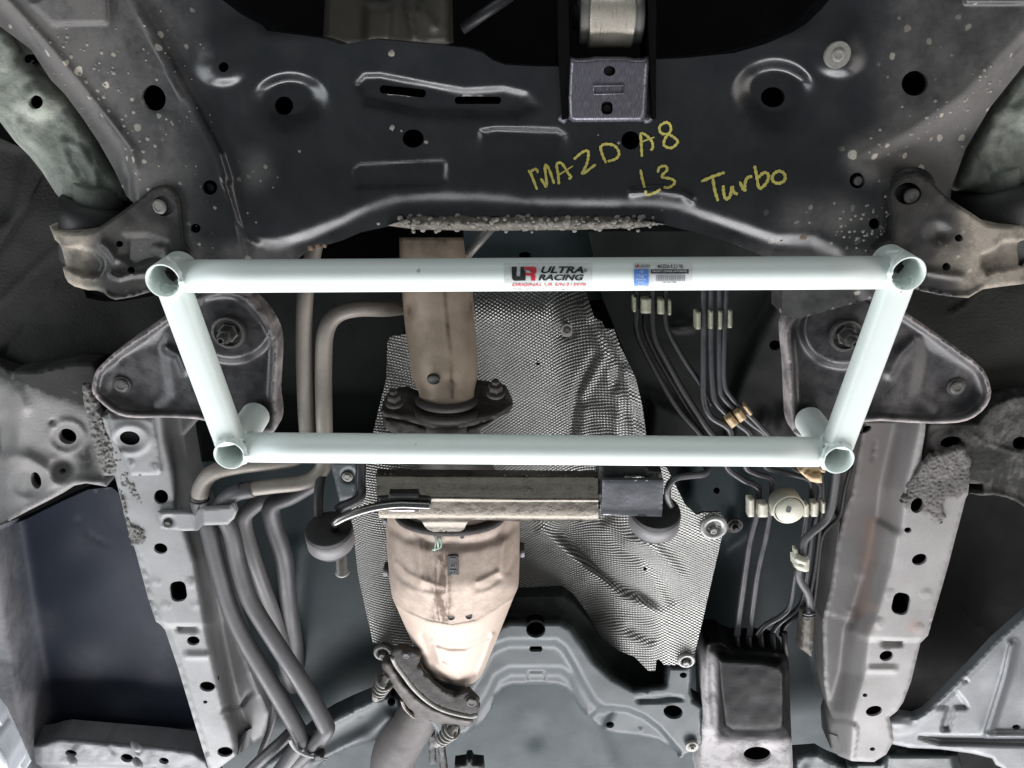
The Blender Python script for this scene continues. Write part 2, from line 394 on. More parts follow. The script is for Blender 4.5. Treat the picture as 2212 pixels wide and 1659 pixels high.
pipe_g = M('satin_grey_hose', (.046, .047, .052), .40, var=(.034, .034, .039), vscale=25, rvar=.08, dust_shading=(.15, .143, .14), dscale=38, dgain=1.3, lay=(.20, .6), bump=.0003, bscale=400)
line_m = M('black_coated_line', (.022, .023, .028), .36, var=(.045, .045, .052), vscale=45, dust_shading=(.14, .135, .13), dscale=50, lay=(.07, .6), bump=.0002)
cream = M('cream_plastic_clip', (.60, .59, .50), .5, var=(.52, .51, .42), rvar=.05)
tan = M('tan_plastic_clip', (.55, .40, .24), .5, var=(.48, .35, .2), rvar=.05)
boxm = M('black_plastic_cover', (.006, .0064, .0068), .34, var=(.010, .0104, .011), vscale=40, dust_shading=(.40, .385, .39), dscale=30, bump=.00015, bscale=180, spec=0.07)
silver = M('silver_painted_bracket', (.135, .142, .15), .40, .15, var=(.11, .116, .123), rvar=.06, bump=.0002)
bodyw = M('pale_body_paint', (.72, .76, .82), .3)
yellow = M('yellow_paint_marker', (.66, .58, .13), .55, var=(.42, .38, .10), vscale=90, vcontrast=.22)
ink = M('black_print', (.015, .015, .016), .4); red = M('red_print', (.70, .03, .05), .4); vinyl = M('clear_vinyl_film', (.80, .85, .83), .3)
blue = M('blue_print', (.05, .16, .52), .4, var=(.12, .3, .68), vscale=60); paper = M('white_print', (.82, .84, .84), .4); greyprint = M('grey_print', (.25, .26, .27), .5)

def jag(outl, amp, s=5.0):           # a torn, uneven outline
    q = dens(outl, s); rr = np.random.default_rng(len(q))
    return [(x+amp*rr.normal()*.6, y+amp*rr.normal()*.6) for x, y in q]
# ---------------------------------------------------------------- the setting behind everything
tag(mesh('light_block_sheet', [(-1.6, -1.9, -.62), (1.6, -1.9, -.62), (1.6, 1.3, -.62), (-1.6, 1.3, -.62), (-1.6, -1.9, -.66), (1.6, -1.9, -.66), (1.6, 1.3, -.66), (-1.6, 1.3, -.66)],
    [(0, 1, 2, 3), (7, 6, 5, 4), (0, 4, 5, 1), (1, 5, 6, 2), (2, 6, 7, 3), (3, 7, 4, 0)], void_m, smooth=False), kind='structure')  # dark sheet added to stop light leaking in from above
fl_out = [(380, 1000), (700, 985), (1300, 970), (1860, 940), (1860, 1700), (430, 1700), (330, 1000)]
t12, t02, t22, t01, t11, t21, t00, t10, t20 = T(1, 2), T(0, 2), T(2, 2), T(0, 1), T(1, 1), T(2, 1), T(0, 0), T(1, 0), T(2, 0)
ipan = t12([(1000, 1200), (1060, 1140), (1110, 1125), (1390, 1125), (1450, 1150), (1500, 1230), (1540, 1330), (1620, 1430), (1760, 1500), (1900, 1720), (560, 1720), (640, 1480), (900, 1400), (970, 1300)])
fl, _ = sheet('floor_panel', fl_out, -.30, step_=14, skirt=.01, mat=floor_m, feats=[
    dome(1157, 1585, 38, 50, -.007, .0), ridge([(1270, 1500), (1300, 1600), (1330, 1690)], 20, .01),
    pocket([(1480, 960), (1600, 960), (1605, 1140), (1560, 1180), (1480, 1080)], 26, .05),
    ridge([(640, 1180), (600, 1500)], 18, .008)],
    holes=[ell(1548, 1060, 7), ell(1400, 1560, 10)])
tag(fl, kind='structure')
# dark painted front floor behind the brake lines, and the toe-board over the exhaust
ff, _ = sheet('front_floor_panel', [(1270, 500), (1720, 500), (1735, 720), (1745, 960), (1560, 1000), (1390, 990), (1365, 800), (1300, 640)], -.235, step_=9, skirt=.03, mat=darkfl,
    feats=[step(ZD([(1400, 0), (1270, 250), (1150, 480), (1050, 720), (980, 900), (960, 1050), (940, 1500)]), 30, -.03), dome(*ZD([(1380, 1130)])[0], 30, 46, .02), dome(*ZD([(1220, 1130)])[0], 20, 34, .016),
           dome(*ZD([(580, 370)])[0], 42, 14, .014), pocket(ZD([(330, 940), (700, 1100), (720, 1300), (300, 1300)]), 16, .02), lumps(.0015, 60)],
    holes=[ell(1674, 746, 12, 11)], dirt_shading=[lambda X, Y: .35*sm((X-1560)/150), dome(1500, 905, 90, 60, .35), dome(1690, 900, 40, 60, .5)])
tag(ff, kind='structure')
tb, _ = sheet('toe_board_panel', [(1000, 480), (1480, 480), (1475, 640), (1010, 660)], -.33, step_=12, mat=floor_m, holes=[ell(1134, 552, 13, 8)])
tag(tb, kind='structure')
dl, _ = sheet('left_floor_panel', [(430, 600), (880, 560), (870, 760), (820, 1010), (700, 1040), (620, 1100), (440, 1120)], -.37, step_=14, skirt=.02, mat=darkfl)
tag(dl, kind='structure')

# ---------------------------------------------------------------- white brace frame
br = thing('brace_frame', 1106, 780, 0, 'white four point tubular brace frame with two crosswise and two slanted bars', 'chassis brace')
def bar(name, a, b, w, flat=1.0):
    A, B = P(*a), P(*b); r = w; d = (B-A)/np.linalg.norm(B-A); A, B = A+d*.0183, B-d*.0183
    V, F = sweep([A+(B-A)*t for t in (0, .1, .5, .9, 1)], r, 40); return mesh(name, V, F, white, br)
RT = .0186
bar('crossbar', (372, 597, 0), (1945, 588.5, 0), RT)
bar('crossbar', (508, 966, 0), (1798, 976.5, 0), RT)
def ovalbar(a, b):                   # the slanted bars are flattened tubes with soft corners
    A, B = P(*a), P(*b); ax = (B-A)/np.linalg.norm(B-A); side = np.cross(ax, [0, 0, 1.0]); side /= np.linalg.norm(side); up = np.cross(side, ax)
    V = []; F = []; n = 36
    for t in (0, .3, .7, 1):
        for k in range(n):
            q = 2*math.pi*k/n; c, s = math.cos(q), math.sin(q); e = .62
            V.append(A+(B-A)*t+.0172*np.sign(c)*abs(c)**e*side+.0158*np.sign(s)*abs(s)**e*up)
    for i in range(3):
        for k in range(n): F.append((i*n+k, i*n+(k+1) % n, (i+1)*n+(k+1) % n, (i+1)*n+k))
    return mesh('slanted_bar', V, F, white, br)
ovalbar((377, 623, 0), (497, 951, 0)); ovalbar((1937, 612, 0), (1810, 958, 0))
def sleeve(x, y, h1, R):
    c = P(x, y, .021); c[2] = 0; r = R-.0022
    prof = [(r, .0), (r, .0205), (r+.0005, .0212), (R-.0005, .0212), (R, .0205), (R, .0), (R, h1), (r, h1), (r, 0)]
    a, b, z = frame_of(DOWN); V = []; F = []; n = 44
    for q, t in prof:
        for k in range(n):
            w = 2*math.pi*k/n; V.append(c+q*(math.cos(w)*a+math.sin(w)*b)+t*z)
    for i in range(len(prof)-1):
        for k in range(n):
            l = (k+1) % n; F.append((i*n+k, i*n+l, (i+1)*n+l, (i+1)*n+k))
    o = mesh('mounting_sleeve', V, F, white, br); flatshade(o, .9)
    bolt(br, x, y, h1+.004, 13, boltm, washer=1.9, name='anchor_bolt')
    return c
def weld(c, d, r, rt):               # a lumpy bead where a bar meets a sleeve
    d = np.asarray(d, float)/np.linalg.norm(d); a, b, z = frame_of(d); C = []
    for k in range(33):
        q = 2*math.pi*k/32; off = rt*(math.cos(q)*a+math.sin(q)*b); dep = math.sqrt(max(1e-6, r*r-(off @ np.cross(d, [0, 0, 1.0]))**2))
        C.append(c+off+d*dep)
    V, F = sweep(C, [(.0029+.0010*math.sin(k*2.4)) for k in range(33)], 8, False); mesh('weld_bead', V, F, white, br)
sl = []
for x, y, h1, R in ((352, 607, -.032, .0196), (1962, 592, -.032, .0198), (495, 984, -.088, .0190), (1812, 994, -.088, .0190)): sl.append(sleeve(x, y, h1, R))
fa, fb, ra, rb = sl
for c, o in ((fa, fb), (fb, fa), (ra, rb), (rb, ra)): weld(c, o-c, .0192, .0190)
for c, o in ((fa, ra), (ra, fa), (fb, rb), (rb, fb)): weld(c, o-c, .0192, .0176)

# ---------------------------------------------------------------- stickers on the front bar
def on_bar(x, y, lift):              # a place on the front bar's tube seen at (x, y)
    x = np.asarray(x, float); y = np.asarray(y, float); A, B = P(372, 597, 0), P(1945, 588.5, 0)
    a = (x-CX)/FPX; b = (CY-y)/FPX; dv = -sn+b*cs; dh = -cs-b*sn; u = a*.95; R = RT+lift
    for _ in range(4):
        vc = A[1]+(u-A[0])/(B[0]-A[0])*(B[1]-A[1])
        qa = dv*dv+dh*dh; qb = 2*(-vc*dv+HC*dh); qc = vc*vc+HC*HC-R*R
        t = (-qb-np.sqrt(np.maximum(0, qb*qb-4*qa*qc)))/(2*qa); u = a*t
    return np.stack([a*t, dv*t, HC+t*dh], -1)
def label_mesh(name, polys, lift, mat, parent, cut=4.0):
    """flat print from polygons or (verts, faces) in view px, laid on the tube"""
    import bmesh
    bm = bmesh.new()
    for V, F in polys:
        vs = [bm.verts.new((p[0], p[1], 0)) for p in V]
        for f in F:
            try: bm.faces.new([vs[i] for i in f])
            except ValueError: pass
    ys = [v.co.y for v in bm.verts]; y = min(ys)+cut
    while y < max(ys):
        bmesh.ops.bisect_plane(bm, geom=bm.verts[:]+bm.edges[:]+bm.faces[:], plane_co=(0, y, 0), plane_no=(0, 1, 0)); y += cut
    bm.verts.index_update(); co = np.array([v.co[:2] for v in bm.verts]); F = [tuple(v.index for v in f.verts) for f in bm.faces]; bm.free()
    pt = on_bar(co[:, 0], co[:, 1], lift)
    if F:
        f = F[0]; n = np.cross(pt[f[1]]-pt[f[0]], pt[f[2]]-pt[f[0]])
        if n[2] < 0: F = [q[::-1] for q in F]
    return mesh(name, pt, F, mat, parent, False)
def text_poly(s, box, tr, bold=0, shear=0, rot=0):
    cu = bpy.data.curves.new('t', 'FONT'); cu.body = s; cu.offset = bold; cu.shear = shear; cu.resolution_u = 4
    o = bpy.data.objects.new('t', cu); COL.objects.link(o); bpy.context.view_layer.update()
    me = o.to_mesh(); V = np.array([v.co[:2] for v in me.vertices]); F = [tuple(p.vertices) for p in me.polygons]
    o.to_mesh_clear(); bpy.data.objects.remove(o); bpy.data.curves.remove(cu)
    V[:, 1] = -V[:, 1]
    if rot: V = np.stack([-V[:, 1], V[:, 0]], -1)
    a, b = V.min(0), V.max(0); x0, y0, x1, y1 = box
    V = (V-a)/(b-a)*np.array([x1-x0, y1-y0])+np.array([x0, y0])
    return [tuple(p) for p in tr(V.tolist())], F
def quad(tr, x0, y0, x1, y1, n=1): return tr([(x0, y0), (x1, y0), (x1, y1), (x0, y1)]), [(0, 1, 2, 3)]
def pol(tr, pts): return tr(pts), [tuple(range(len(pts)))]
st1 = label_mesh('maker_sticker', [quad(ZB, 70, 98, 1020, 396)], .0003, vinyl, br)
label_mesh('black_lettering', [pol(ZB, [(150, 137), (208, 135), (203, 245), (243, 245), (247, 137), (288, 136), (288, 182), (302, 184), (302, 290), (185, 293), (162, 282), (155, 262)]),
    text_poly('ULTRA', (470, 133, 935, 210), ZB, .035, .28), text_poly('RACING', (440, 222, 938, 290), ZB, .035, .28), text_poly('\u00ae', (935, 158, 975, 200), ZB),
    text_poly('http: www.ultraracing.com.my', (160, 378, 960, 393), ZB, 0, .3)], .0010, ink, st1)
label_mesh('red_lettering', [pol(ZB, [(292, 137), (395, 137), (415, 146), (421, 165), (420, 200), (395, 222)]), pol(ZB, [(292, 137), (395, 222), (372, 208), (374, 176), (292, 174)]),
    pol(ZB, [(302, 204), (372, 208), (395, 222), (411, 245), (408, 292), (362, 292), (362, 250), (350, 236), (302, 236)]),
    text_poly('ORIGINAL UR S/N:212978', (155, 323, 962, 358), ZB, .03, .15)], .0010, red, st1)
st2 = label_mesh('part_number_sticker', [quad(ZB, 1480, 95, 2112, 358)], .0003, paper, br)
label_mesh('blue_emblem', [quad(ZB, 1484, 163, 1642, 356)], .0010, blue, st2)
label_mesh('emblem_print', [pol(ZB, [(1550, 190), (1570, 172), (1590, 190), (1570, 210)]), quad(ZB, 1500, 226, 1630, 229), text_poly('THE', (1535, 235, 1590, 258), ZB), text_poly('MALAYSIA', (1508, 266, 1612, 288), ZB), text_poly('BOOK', (1528, 296, 1590, 318), ZB), text_poly('RECORDS', (1530, 336, 1606, 349), ZB, .02)], .0014, paper, st2)
label_mesh('emblem_mark', [pol(ZB, [(1558, 190), (1570, 180), (1582, 190), (1570, 202)])], .0018, blue, st2)
random.seed(4); bars = []; x = 1725
while x < 2034:
    w = random.choice((4, 5, 8, 11)); bars.append(quad(ZB, x, 228, min(x+w, 2038), 298)); x += w+random.choice((4, 5, 7))
label_mesh('black_lettering', [text_poly("MAZDA 8 2.3 '08", (1742, 112, 2014, 152), ZB, .01), quad(ZB, 1668, 168, 2078, 213), text_poly('UR-LA4-1286', (1793, 303, 1942, 321), ZB),
    text_poly('U', (1496, 114, 1521, 146), ZB, .05), text_poly('ULTRA', (1560, 114, 1658, 128), ZB, .02, .3), text_poly('RACING', (1552, 132, 1655, 146), ZB, .02, .3)], .0010, ink, st2)
label_mesh('bar_code', bars, .0010, greyprint, st2)
label_mesh('red_lettering', [text_poly('R', (1522, 114, 1548, 146), ZB, .05)], .0010, red, st2)
label_mesh('white_lettering', [text_poly('FRONT LOWER (4 POINTS)', (1685, 176, 2062, 206), ZB, .012)], .0015, paper, st2)

# ---------------------------------------------------------------- black subframe
sub = thing('subframe', 1106, 300, -.05, 'wide black pressed steel subframe with yellow handwriting along the top', 'subframe')
sub_out = [(-60, -60), (470, -60)]+t00([(1440, 0), (1560, 90), (1700, 165), (1730, 200), (1960, 230), (2100, 250)])+t10([(0, 290), (200, 252), (560, 285), (800, 310), (920, 345), (980, 390), (1060, 420), (1250, 430), (1420, 430), (1900, 390)]) \
    + t20([(0, 378), (330, 345), (540, 285), (700, 215), (800, 155), (900, 60), (950, 0), (980, -120)])+[(2280, -60), (2280, 60), (2212, 140), (2138, 233), (2085, 323), (2055, 407), (2052, 440), (1960, 560), (1900, 640), (1720, 690), (1690, 680), (1688, 600), (1660, 560), (1635, 547)] \
    + t20([(260, 1555), (60, 1500)])+t10([(2090, 1456), (1600, 1462), (900, 1480), (330, 1462), (130, 1505), (0, 1560)])+[(668, 540), (640, 562), (560, 600), (540, 640), (400, 620), (330, 600), (280, 560), (290, 440), (273, 423), (247, 367), (213, 307), (177, 253), (140, 203), (110, 173), (67, 107), (0, 57), (-60, 0)]
lip = t00([(1440, 1150), (1480, 1260), (1530, 1400), (1600, 1540), (1680, 1582), (1800, 1580), (2000, 1520), (2212, 1430)])+t10([(60, 1395), (150, 1350), (350, 1285), (600, 1268), (900, 1270), (1200, 1298), (1500, 1310), (1850, 1310), (2050, 1312)])+t20([(0, 1335), (200, 1410), (400, 1480), (600, 1550), (840, 1562), (1000, 1640)])
wingL = t00([(880, 20), (1030, 260), (1200, 570), (1430, 1000), (1480, 1160)])
seam = t00([(905, 100), (960, 210), (1040, 370), (1110, 510), (1180, 640)])
bevL = t00([(-60, -70), (60, 40), (270, 270), (480, 520), (720, 820), (830, 970), (860, 1090)])
bevR = t20([(2300, 130), (2212, 262), (1850, 640), (1500, 880), (1190, 1040)])
feats = [
    pocket(lip[4:]+[(1900, 700), (1640, 780), (560, 780)], 40, -.0074), ridge(lip[:5], 3, .0025), pocket(wingL+[(560, 700), (-200, 700), (-200, -200), (293, -100)], 26, .009), ridge(wingL, 9, .003),
    ridge(seam, 2.5, .0022), pocket(bevL+[(290, 460), (0, 460), (-200, 0)], 18, -.018),
    ridge(bevL, 12, .006), ridge(bevR, 34, .010), pocket([(2300, 43), (2212, 87), (2091, 213), (1975, 293), (1871, 347), (2050, 440), (2150, 300), (2320, 120)], 40, -.012),
    shelf(t10([(100, 545), (150, 490), (250, 487), (500, 535), (800, 592), (1050, 575), (1200, 612), (1260, 690), (1150, 745), (900, 750), (500, 735), (150, 660)]), 20, 46, -.0062),
    shelf(t10([(900, 850), (1000, 832), (1400, 845), (1450, 880), (1440, 1100), (900, 1080)]), 22, 90, -.0062),
    shelf(t10([(70, 1100), (120, 1065), (655, 1040), (680, 1060), (675, 1170), (620, 1205), (90, 1215)]), 13, 26, -.0040),
    boss(*t00([(1440, 410)])[0], 70, 58, .0085, .4), bowl(*t00([(1880, 690)])[0], 96, 80, -.0105, .6),
    bowl(*t20([(595, 655)])[0], 104, 98, -.0125, .62), boss(*t20([(1010, 350)])[0], 72, 60, .0075, .4),
    ridge(t10([(1880, 1240), (2050, 1225), (2212, 1250)])+t20([(60, 1290)]), 8, .004),
    pocket(t00([(345, -60), (690, -60), (690, 148), (340, 158), (200, 20)]), 9, .008),
    pocket(t20([(1830, -60), (2300, -60), (2300, 25), (1830, 25)]), 8, .008),
    lambda X, Y: -.03*sm((95+0*X-Y)/150)*sm((X-480)/120)*sm((1800-X)/120),
    lumps(.0012, 90)]
holes = [ell(*t00([(997, 635)])[0], 25, 29, -28), ell(*t00([(1448, 435)])[0], 11), ell(*t00([(1840, 685)])[0], 20), ell(*t00([(1360, 1215)])[0], 16), ell(*t00([(1267, 1480)])[0], 11, 10),
    ell(*t10([(465, 898)])[0], 23, 20), ell(*t10([(1875, 910)])[0], 20), ell(*t20([(585, 630)])[0], 26, 22), ell(*t20([(1505, 540)])[0], 29, 27, -20), ell(*t20([(1132, 1170)])[0], 17), ell(*t20([(1243, 1450)])[0], 12),
    slot(*t10([(398, 592)])[0], 50, 9, 8, 6), slot(*t10([(885, 650)])[0], 50, 8, 7, 0)]
dirt_shading = [lambda X, Y: .55*sm((330-X)/160), lambda X, Y: .35*sm((470-X)/120), lambda X, Y: 1.0*sm(1-pdist(X, Y, bevR+[(2060, 400)])[0]/75), dome(*t20([(1500, 1000)])[0], 150, 55, 1.1), dome(*t20([(900, 1400)])[0], 150, 80, .5), dome(*t00([(1650, 1100)])[0], 70, 70, .45),  # left wing's grey fade is dirt plus its sheen put into the colour
    dome(*t00([(1000, 1150)])[0], 110, 80, .4), lambda X, Y: .35*sm((Y-500)/60), lambda X, Y: .25*sm((X-1850)/100)]
cm, HSUB = sheet('crossmember', sub_out, -.05, holes, feats, step_=5.5, skirt=.045, mat=black, parent=sub, dirt_shading=dirt_shading, hskirt=.005)
# dirt-crusted rolled lip under the middle of the crossmember
lc = [(x, y) for x, y in t10([(300, 1462), (500, 1400), (800, 1385), (1400, 1385), (1750, 1400), (2100, 1455), (1900, 1478), (1500, 1490), (900, 1496), (480, 1487)])]
sheet('rolled_lip', lc, -.051, feats=[lambda X, Y: -.012*((Y-482)/20)**2, lumps(.004, 9)], step_=4, skirt=.02, mat=bracket_m, parent=sub, dirt_shading=[lambda X, Y: .35+0*X])
rng2 = np.random.default_rng(12); V = []; F = []
def blob(x, y, hf, r, V, F, flat=.35):
    c = P(x, y, float(hf(np.array([x]), np.array([y]))[0])); k0 = len(V); n = 9; rr = r*(1+.35*(rng2.random(n)-.5))
    for i in range(n): q = 2*math.pi*i/n; V.append(c+np.array([rr[i]*math.cos(q), rr[i]*math.sin(q), -.0005]))
    for i in range(n): q = 2*math.pi*i/n; V.append(c+np.array([.6*rr[i]*math.cos(q), .6*rr[i]*math.sin(q), flat*r]))
    V.append(c+np.array([0, 0, flat*r*1.2]))
    for i in range(n): j = (i+1) % n; F.append((k0+i, k0+j, k0+n+j, k0+n+i)); F.append((k0+n+i, k0+n+j, k0+2*n))
lipH = lambda X, Y: -.0505-.012*((Y-482)/20)**2
for _ in range(170): blob(860+560*rng2.random(), 482+14*rng2.normal()*.6, lipH, .0012+.0026*rng2.random(), V, F, .14)
mud = M('dried_mud_spatter', (.29, .272, .235), .9, var=(.17, .16, .142), vscale=120, bump=.0006, bscale=300)
Vl, Fl = [], []
for zx, zy, r in ((410, 300, 12), (460, 365, 15), (320, 275, 11), (435, 238, 13), (565, 288, 12), (658, 340, 15), (737, 472, 15), (552, 530, 16), (610, 443, 12), (672, 627, 14), (680, 553, 10), (768, 583, 10), (700, 718, 13), (865, 725, 13), (803, 815, 13), (790, 770, 12), (957, 900, 15), (905, 915, 9), (1005, 943, 14), (928, 980, 15), (1078, 770, 11), (1015, 515, 11), (205, 175, 9), (370, 172, 10), (430, 180, 10), (515, 483, 13), (545, 325, 8), (645, 408, 9), (640, 455, 7), (1168, 1187, 15), (1270, 1078, 8), (935, 165, 7), (930, 318, 8), (1393, 1345, 14), (1290, 1580, 14), (1940, 980, 12), (1720, 1080, 17), (1030, 1075, 10), (905, 1160, 12), (815, 960, 12), (590, 630, 9), (530, 700, 8), (420, 545, 8), (400, 480, 8), (1605, 1380, 9), (1640, 1110, 8), (1690, 1170, 10), (1800, 1150, 8), (1770, 1215, 7), (1660, 1440, 8)):
    blob(*t00([(zx, zy)])[0], HSUB, r*.00019, Vl, Fl, .16)
for zx, zy, r in ((325, 345, 24), (328, 828, 20), (388, 848, 9), (550, 920, 16), (1797, 925, 12), (1665, 875, 7), (2075, 1278, 8), (2078, 1362, 7), (240, 1450, 14)): blob(*t10([(zx, zy)])[0], HSUB, r*.00019, Vl, Fl, .12)
for _ in range(90):
    x, y = rng2.normal(1905, 62), rng2.normal(500, 30); r = .0009+.0016*rng2.random()
    if inpoly(np.array([x]), np.array([y]), sub_out)[0]: blob(x, y, HSUB, r, Vl, Fl, .2)
for _ in range(60):
    t = rng2.random(); x, y = 1890+280*t+rng2.normal(0, 14), 345-190*t+rng2.normal(0, 22)
    if inpoly(np.array([x]), np.array([y]), sub_out)[0]: blob(x, y, HSUB, .0008+.0018*rng2.random()**2, Vl, Fl, .2)
for _ in range(120):
    x, y = 40+420*rng2.random(), 20+520*rng2.random()
    if inpoly(np.array([x]), np.array([y]), sub_out)[0]: blob(x, y, HSUB, .0005+.001*rng2.random(), Vl, Fl, .2)
for a, b, nm in ((V, F, 'lip_mud'), (Vl, Fl, 'mud_spots')): tag(mesh(nm, a, b, mud, sub), kind='stuff')
rv, rq = [], []
for zx, zy, rr in ((785, 1530, .0045), (800, 1525, .003), (770, 1538, .0025), (640, 1555, .002)): blob(*t20([(zx, zy)])[0], HSUB, rr, rv, rq, .1)
for zx, zy, rr in ((2010, 1605, .004), (2060, 1595, .004), (2100, 1590, .003)): blob(*t00([(zx, zy)])[0], HSUB, rr, rv, rq, .1)
tag(mesh('rust_patch', rv, rq, M('light_rust', (.20, .125, .08), .85, var=(.12, .085, .06), vscale=150), sub), kind='stuff')
# yellow marker handwriting
def stroke(word, strokes, wpx=5.6):
    V = []; F = []
    for s in strokes:
        p = np.array(catmull([np.array(q, float) for q in ZA(s)], 7)); Tn = np.gradient(p, axis=0); Tn /= np.linalg.norm(Tn, axis=1)[:, None]+1e-9
        N = np.stack([-Tn[:, 1], Tn[:, 0]], -1); n = len(p); w = .5*wpx*(1+.22*np.sin(np.arange(n)*1.7+len(s)))
        w[0] *= .55; w[-1] *= .55; k = len(V)
        for q in (p+N*w[:, None], p-N*w[:, None]):
            V += list(P(q[:, 0], q[:, 1], HSUB(q[:, 0], q[:, 1])+.0009))
        F += [(k+i, k+i+1, k+n+i+1, k+n+i) for i in range(n-1)]
    return mesh('marker_writing', V, F, yellow, sub)
stroke('line1', [[(80, 440), (105, 480), (150, 595)], [(112, 490), (100, 455), (140, 432), (158, 462)], [(178, 505), (225, 568), (212, 412), (240, 425), (285, 548)],
    [(322, 552), (315, 470), (305, 395), (345, 388), (395, 465), (418, 495), (398, 512)], [(318, 480), (432, 408)],
    [(440, 355), (505, 300), (550, 290), (553, 340), (538, 400), (508, 470), (612, 395)], [(645, 250), (665, 320), (695, 385)], [(648, 260), (680, 236), (755, 245), (796, 300), (775, 348), (708, 372)],
    [(965, 145), (972, 240), (977, 335)], [(968, 146), (1010, 165), (1055, 215), (1062, 262), (1045, 285)], [(975, 217), (1075, 180)],
    [(1165, 60), (1117, 95), (1128, 148), (1190, 160), (1240, 190), (1258, 222), (1210, 265), (1152, 245), (1160, 190), (1203, 130), (1197, 80), (1162, 58)]])
stroke('line2', [[(965, 435), (980, 510), (998, 580)], [(1003, 600), (1018, 635), (1080, 618), (1125, 590)], [(1102, 460), (1115, 420), (1160, 408), (1175, 440), (1132, 492), (1210, 510), (1236, 540), (1192, 577), (1148, 575)]])
stroke('line3', [[(1445, 530), (1540, 490), (1630, 458)], [(1535, 500), (1552, 600), (1577, 685)], [(1618, 560), (1622, 620), (1640, 668), (1672, 645), (1688, 570), (1700, 612), (1732, 632)],
    [(1748, 530), (1775, 590), (1802, 600)], [(1785, 590), (1795, 525), (1815, 497), (1847, 490)], [(1865, 405), (1883, 490), (1903, 582), (1958, 542), (1975, 480), (1940, 460), (1893, 500)],
    [(2010, 475), (2055, 448), (2100, 470), (2102, 520), (2052, 545), (2008, 522), (2008, 475)]], 6.6)
# bolts of the subframe
hb = lambda x, y: float(HSUB(np.array([x]), np.array([y]))[0])
x, y = t20([(1003, 355)])[0]; b = bolt(sub, x, y, hb(x, y)+.001, 14, boltl, boltl, washer=2.0, ht=.5, hexa=False)
x, y = t20([(1132, 1170)])[0]; bolt(sub, x, y, -.056, 10, boltl, washer=0, ht=.6, hexa=False)
x, y = t00([(1362, 1215)])[0]; bolt(sub, x, y, -.058, 10, boltm, washer=0, ht=.6, hexa=False)
# pressed mount plate welded on the crossmember
pl = t10([(1478, 368), (1520, 380), (1600, 378), (1640, 370), (1850, 370), (1900, 380), (1960, 378), (1998, 366), (1985, 560), (1975, 740), (1955, 788), (1500, 792), (1470, 770), (1465, 640)])
mp, _ = sheet('mount_plate', pl, -.032, [ell(*t10([(1738, 460)])[0], 13, 11), slot(*t10([(1722, 700)])[0], 12.5, 14, 10)], [lambda X, Y: -.003*((X-1315)/85)**2], step_=6, skirt=.02, mat=violet, parent=sub, edge=(9, .006))
x, y = t10([(1722, 702)])[0]; bolt(mp, x, y, -.046, 9, boltm, washer=0, hexa=False, name='pin')
label = t10([(1635, 555), (1830, 552), (1828, 606), (1635, 610)])
V, F = sweep([P(a, b, -.0318) for a, b in label+label[:1]], .0010, 6, False); mesh('stamped_frame', V, F, violet, mp)
V, F = text_poly('7MESO C', (1650, 560, 1815, 603), t10); a = np.array(V); mesh('stamped_lettering', P(a[:, 0], a[:, 1], np.full(len(a), -.0314)-.003*((a[:, 0]-1315)/85)**2), [f[::-1] for f in F], violet, mp, False)
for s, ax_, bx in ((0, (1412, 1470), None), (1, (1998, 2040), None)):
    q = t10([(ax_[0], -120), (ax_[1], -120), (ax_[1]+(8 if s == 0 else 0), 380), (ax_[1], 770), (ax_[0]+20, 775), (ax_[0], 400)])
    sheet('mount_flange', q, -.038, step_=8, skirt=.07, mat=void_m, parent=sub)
for zx, zy in ((1440, 765), (1985, 768)): blobV, blobF = [], []; blob(*t10([(zx, zy)])[0], HSUB, .006, blobV, blobF, .5); mesh('weld_spot', blobV, blobF, violet, sub)

# ---------------------------------------------------------------- engine mount roller, transmission pan and rod in the opening at the top
em = thing('engine_mount', 1318, 40, -.06, 'round bare steel engine mount bushing in the bracket at the top', 'engine mount')
c = P(1318, 38, -.075)
m_ = MPP(38, -.075)
lathe('bushing_sleeve', c-np.array([48*m_, 0, 0]), (1, 0, 0), [(.030, 0), (.0305, .002), (.0305, 96*m_-.002), (.030, 96*m_)], M('worn_bright_bushing_steel', (.62, .57, .49), .38, .35, var=(.42, .385, .33), vscale=30, streak=((10, 1, 1), (.30, .27, .22), .56, .75), bump=.0002), em, 40)
for s in (-1, 1): lathe('end_collar', c+np.array([s*56*m_-.006, 0, 0]), (1, 0, 0), [(.026, 0), (.0275, .001), (.0275, .011), (.026, .012)], boltl, em, 36)
lathe('inner_core', c-np.array([80*m_, 0, 0]), (1, 0, 0), [(.012, 0), (.012, 160*m_)], dsteel, em, 20)
tp, _ = sheet('gearbox_pan', t10([(0, -90), (690, -90), (700, 285), (560, 300), (0, 300), (-120, 250), (-100, -90)]), -.25, feats=[pocket(t10([(160, 40), (330, 40), (320, 270), (150, 270)]), 12, .012), ridge(t10([(430, 40), (470, 250)]), 6, .008), ridge(t10([(520, 60), (600, 170)]), 9, .008)], step_=9, skirt=.08,
    mat=M('brown_grey_cast_alloy', (.085, .077, .062), .55, .3, var=(.055, .05, .042), bump=.0006), edge=(10, .012))
tag(tp, 'dim brown grey ribbed gearbox pan in the gap above the subframe', 'gearbox')
tag(tube('tie_rod', t10([(780, 190, -.3), (1100, -30, -.3)]), 24, dsteel), 'dark diagonal rod in the gap left of the engine mount', 'rod')
tag(tube('support_rod', t10([(790, 1680, -.25), (1000, 1440, -.25)]), 22, boltl), 'short pale diagonal rod beside the exhaust pipe under the subframe lip', 'rod')
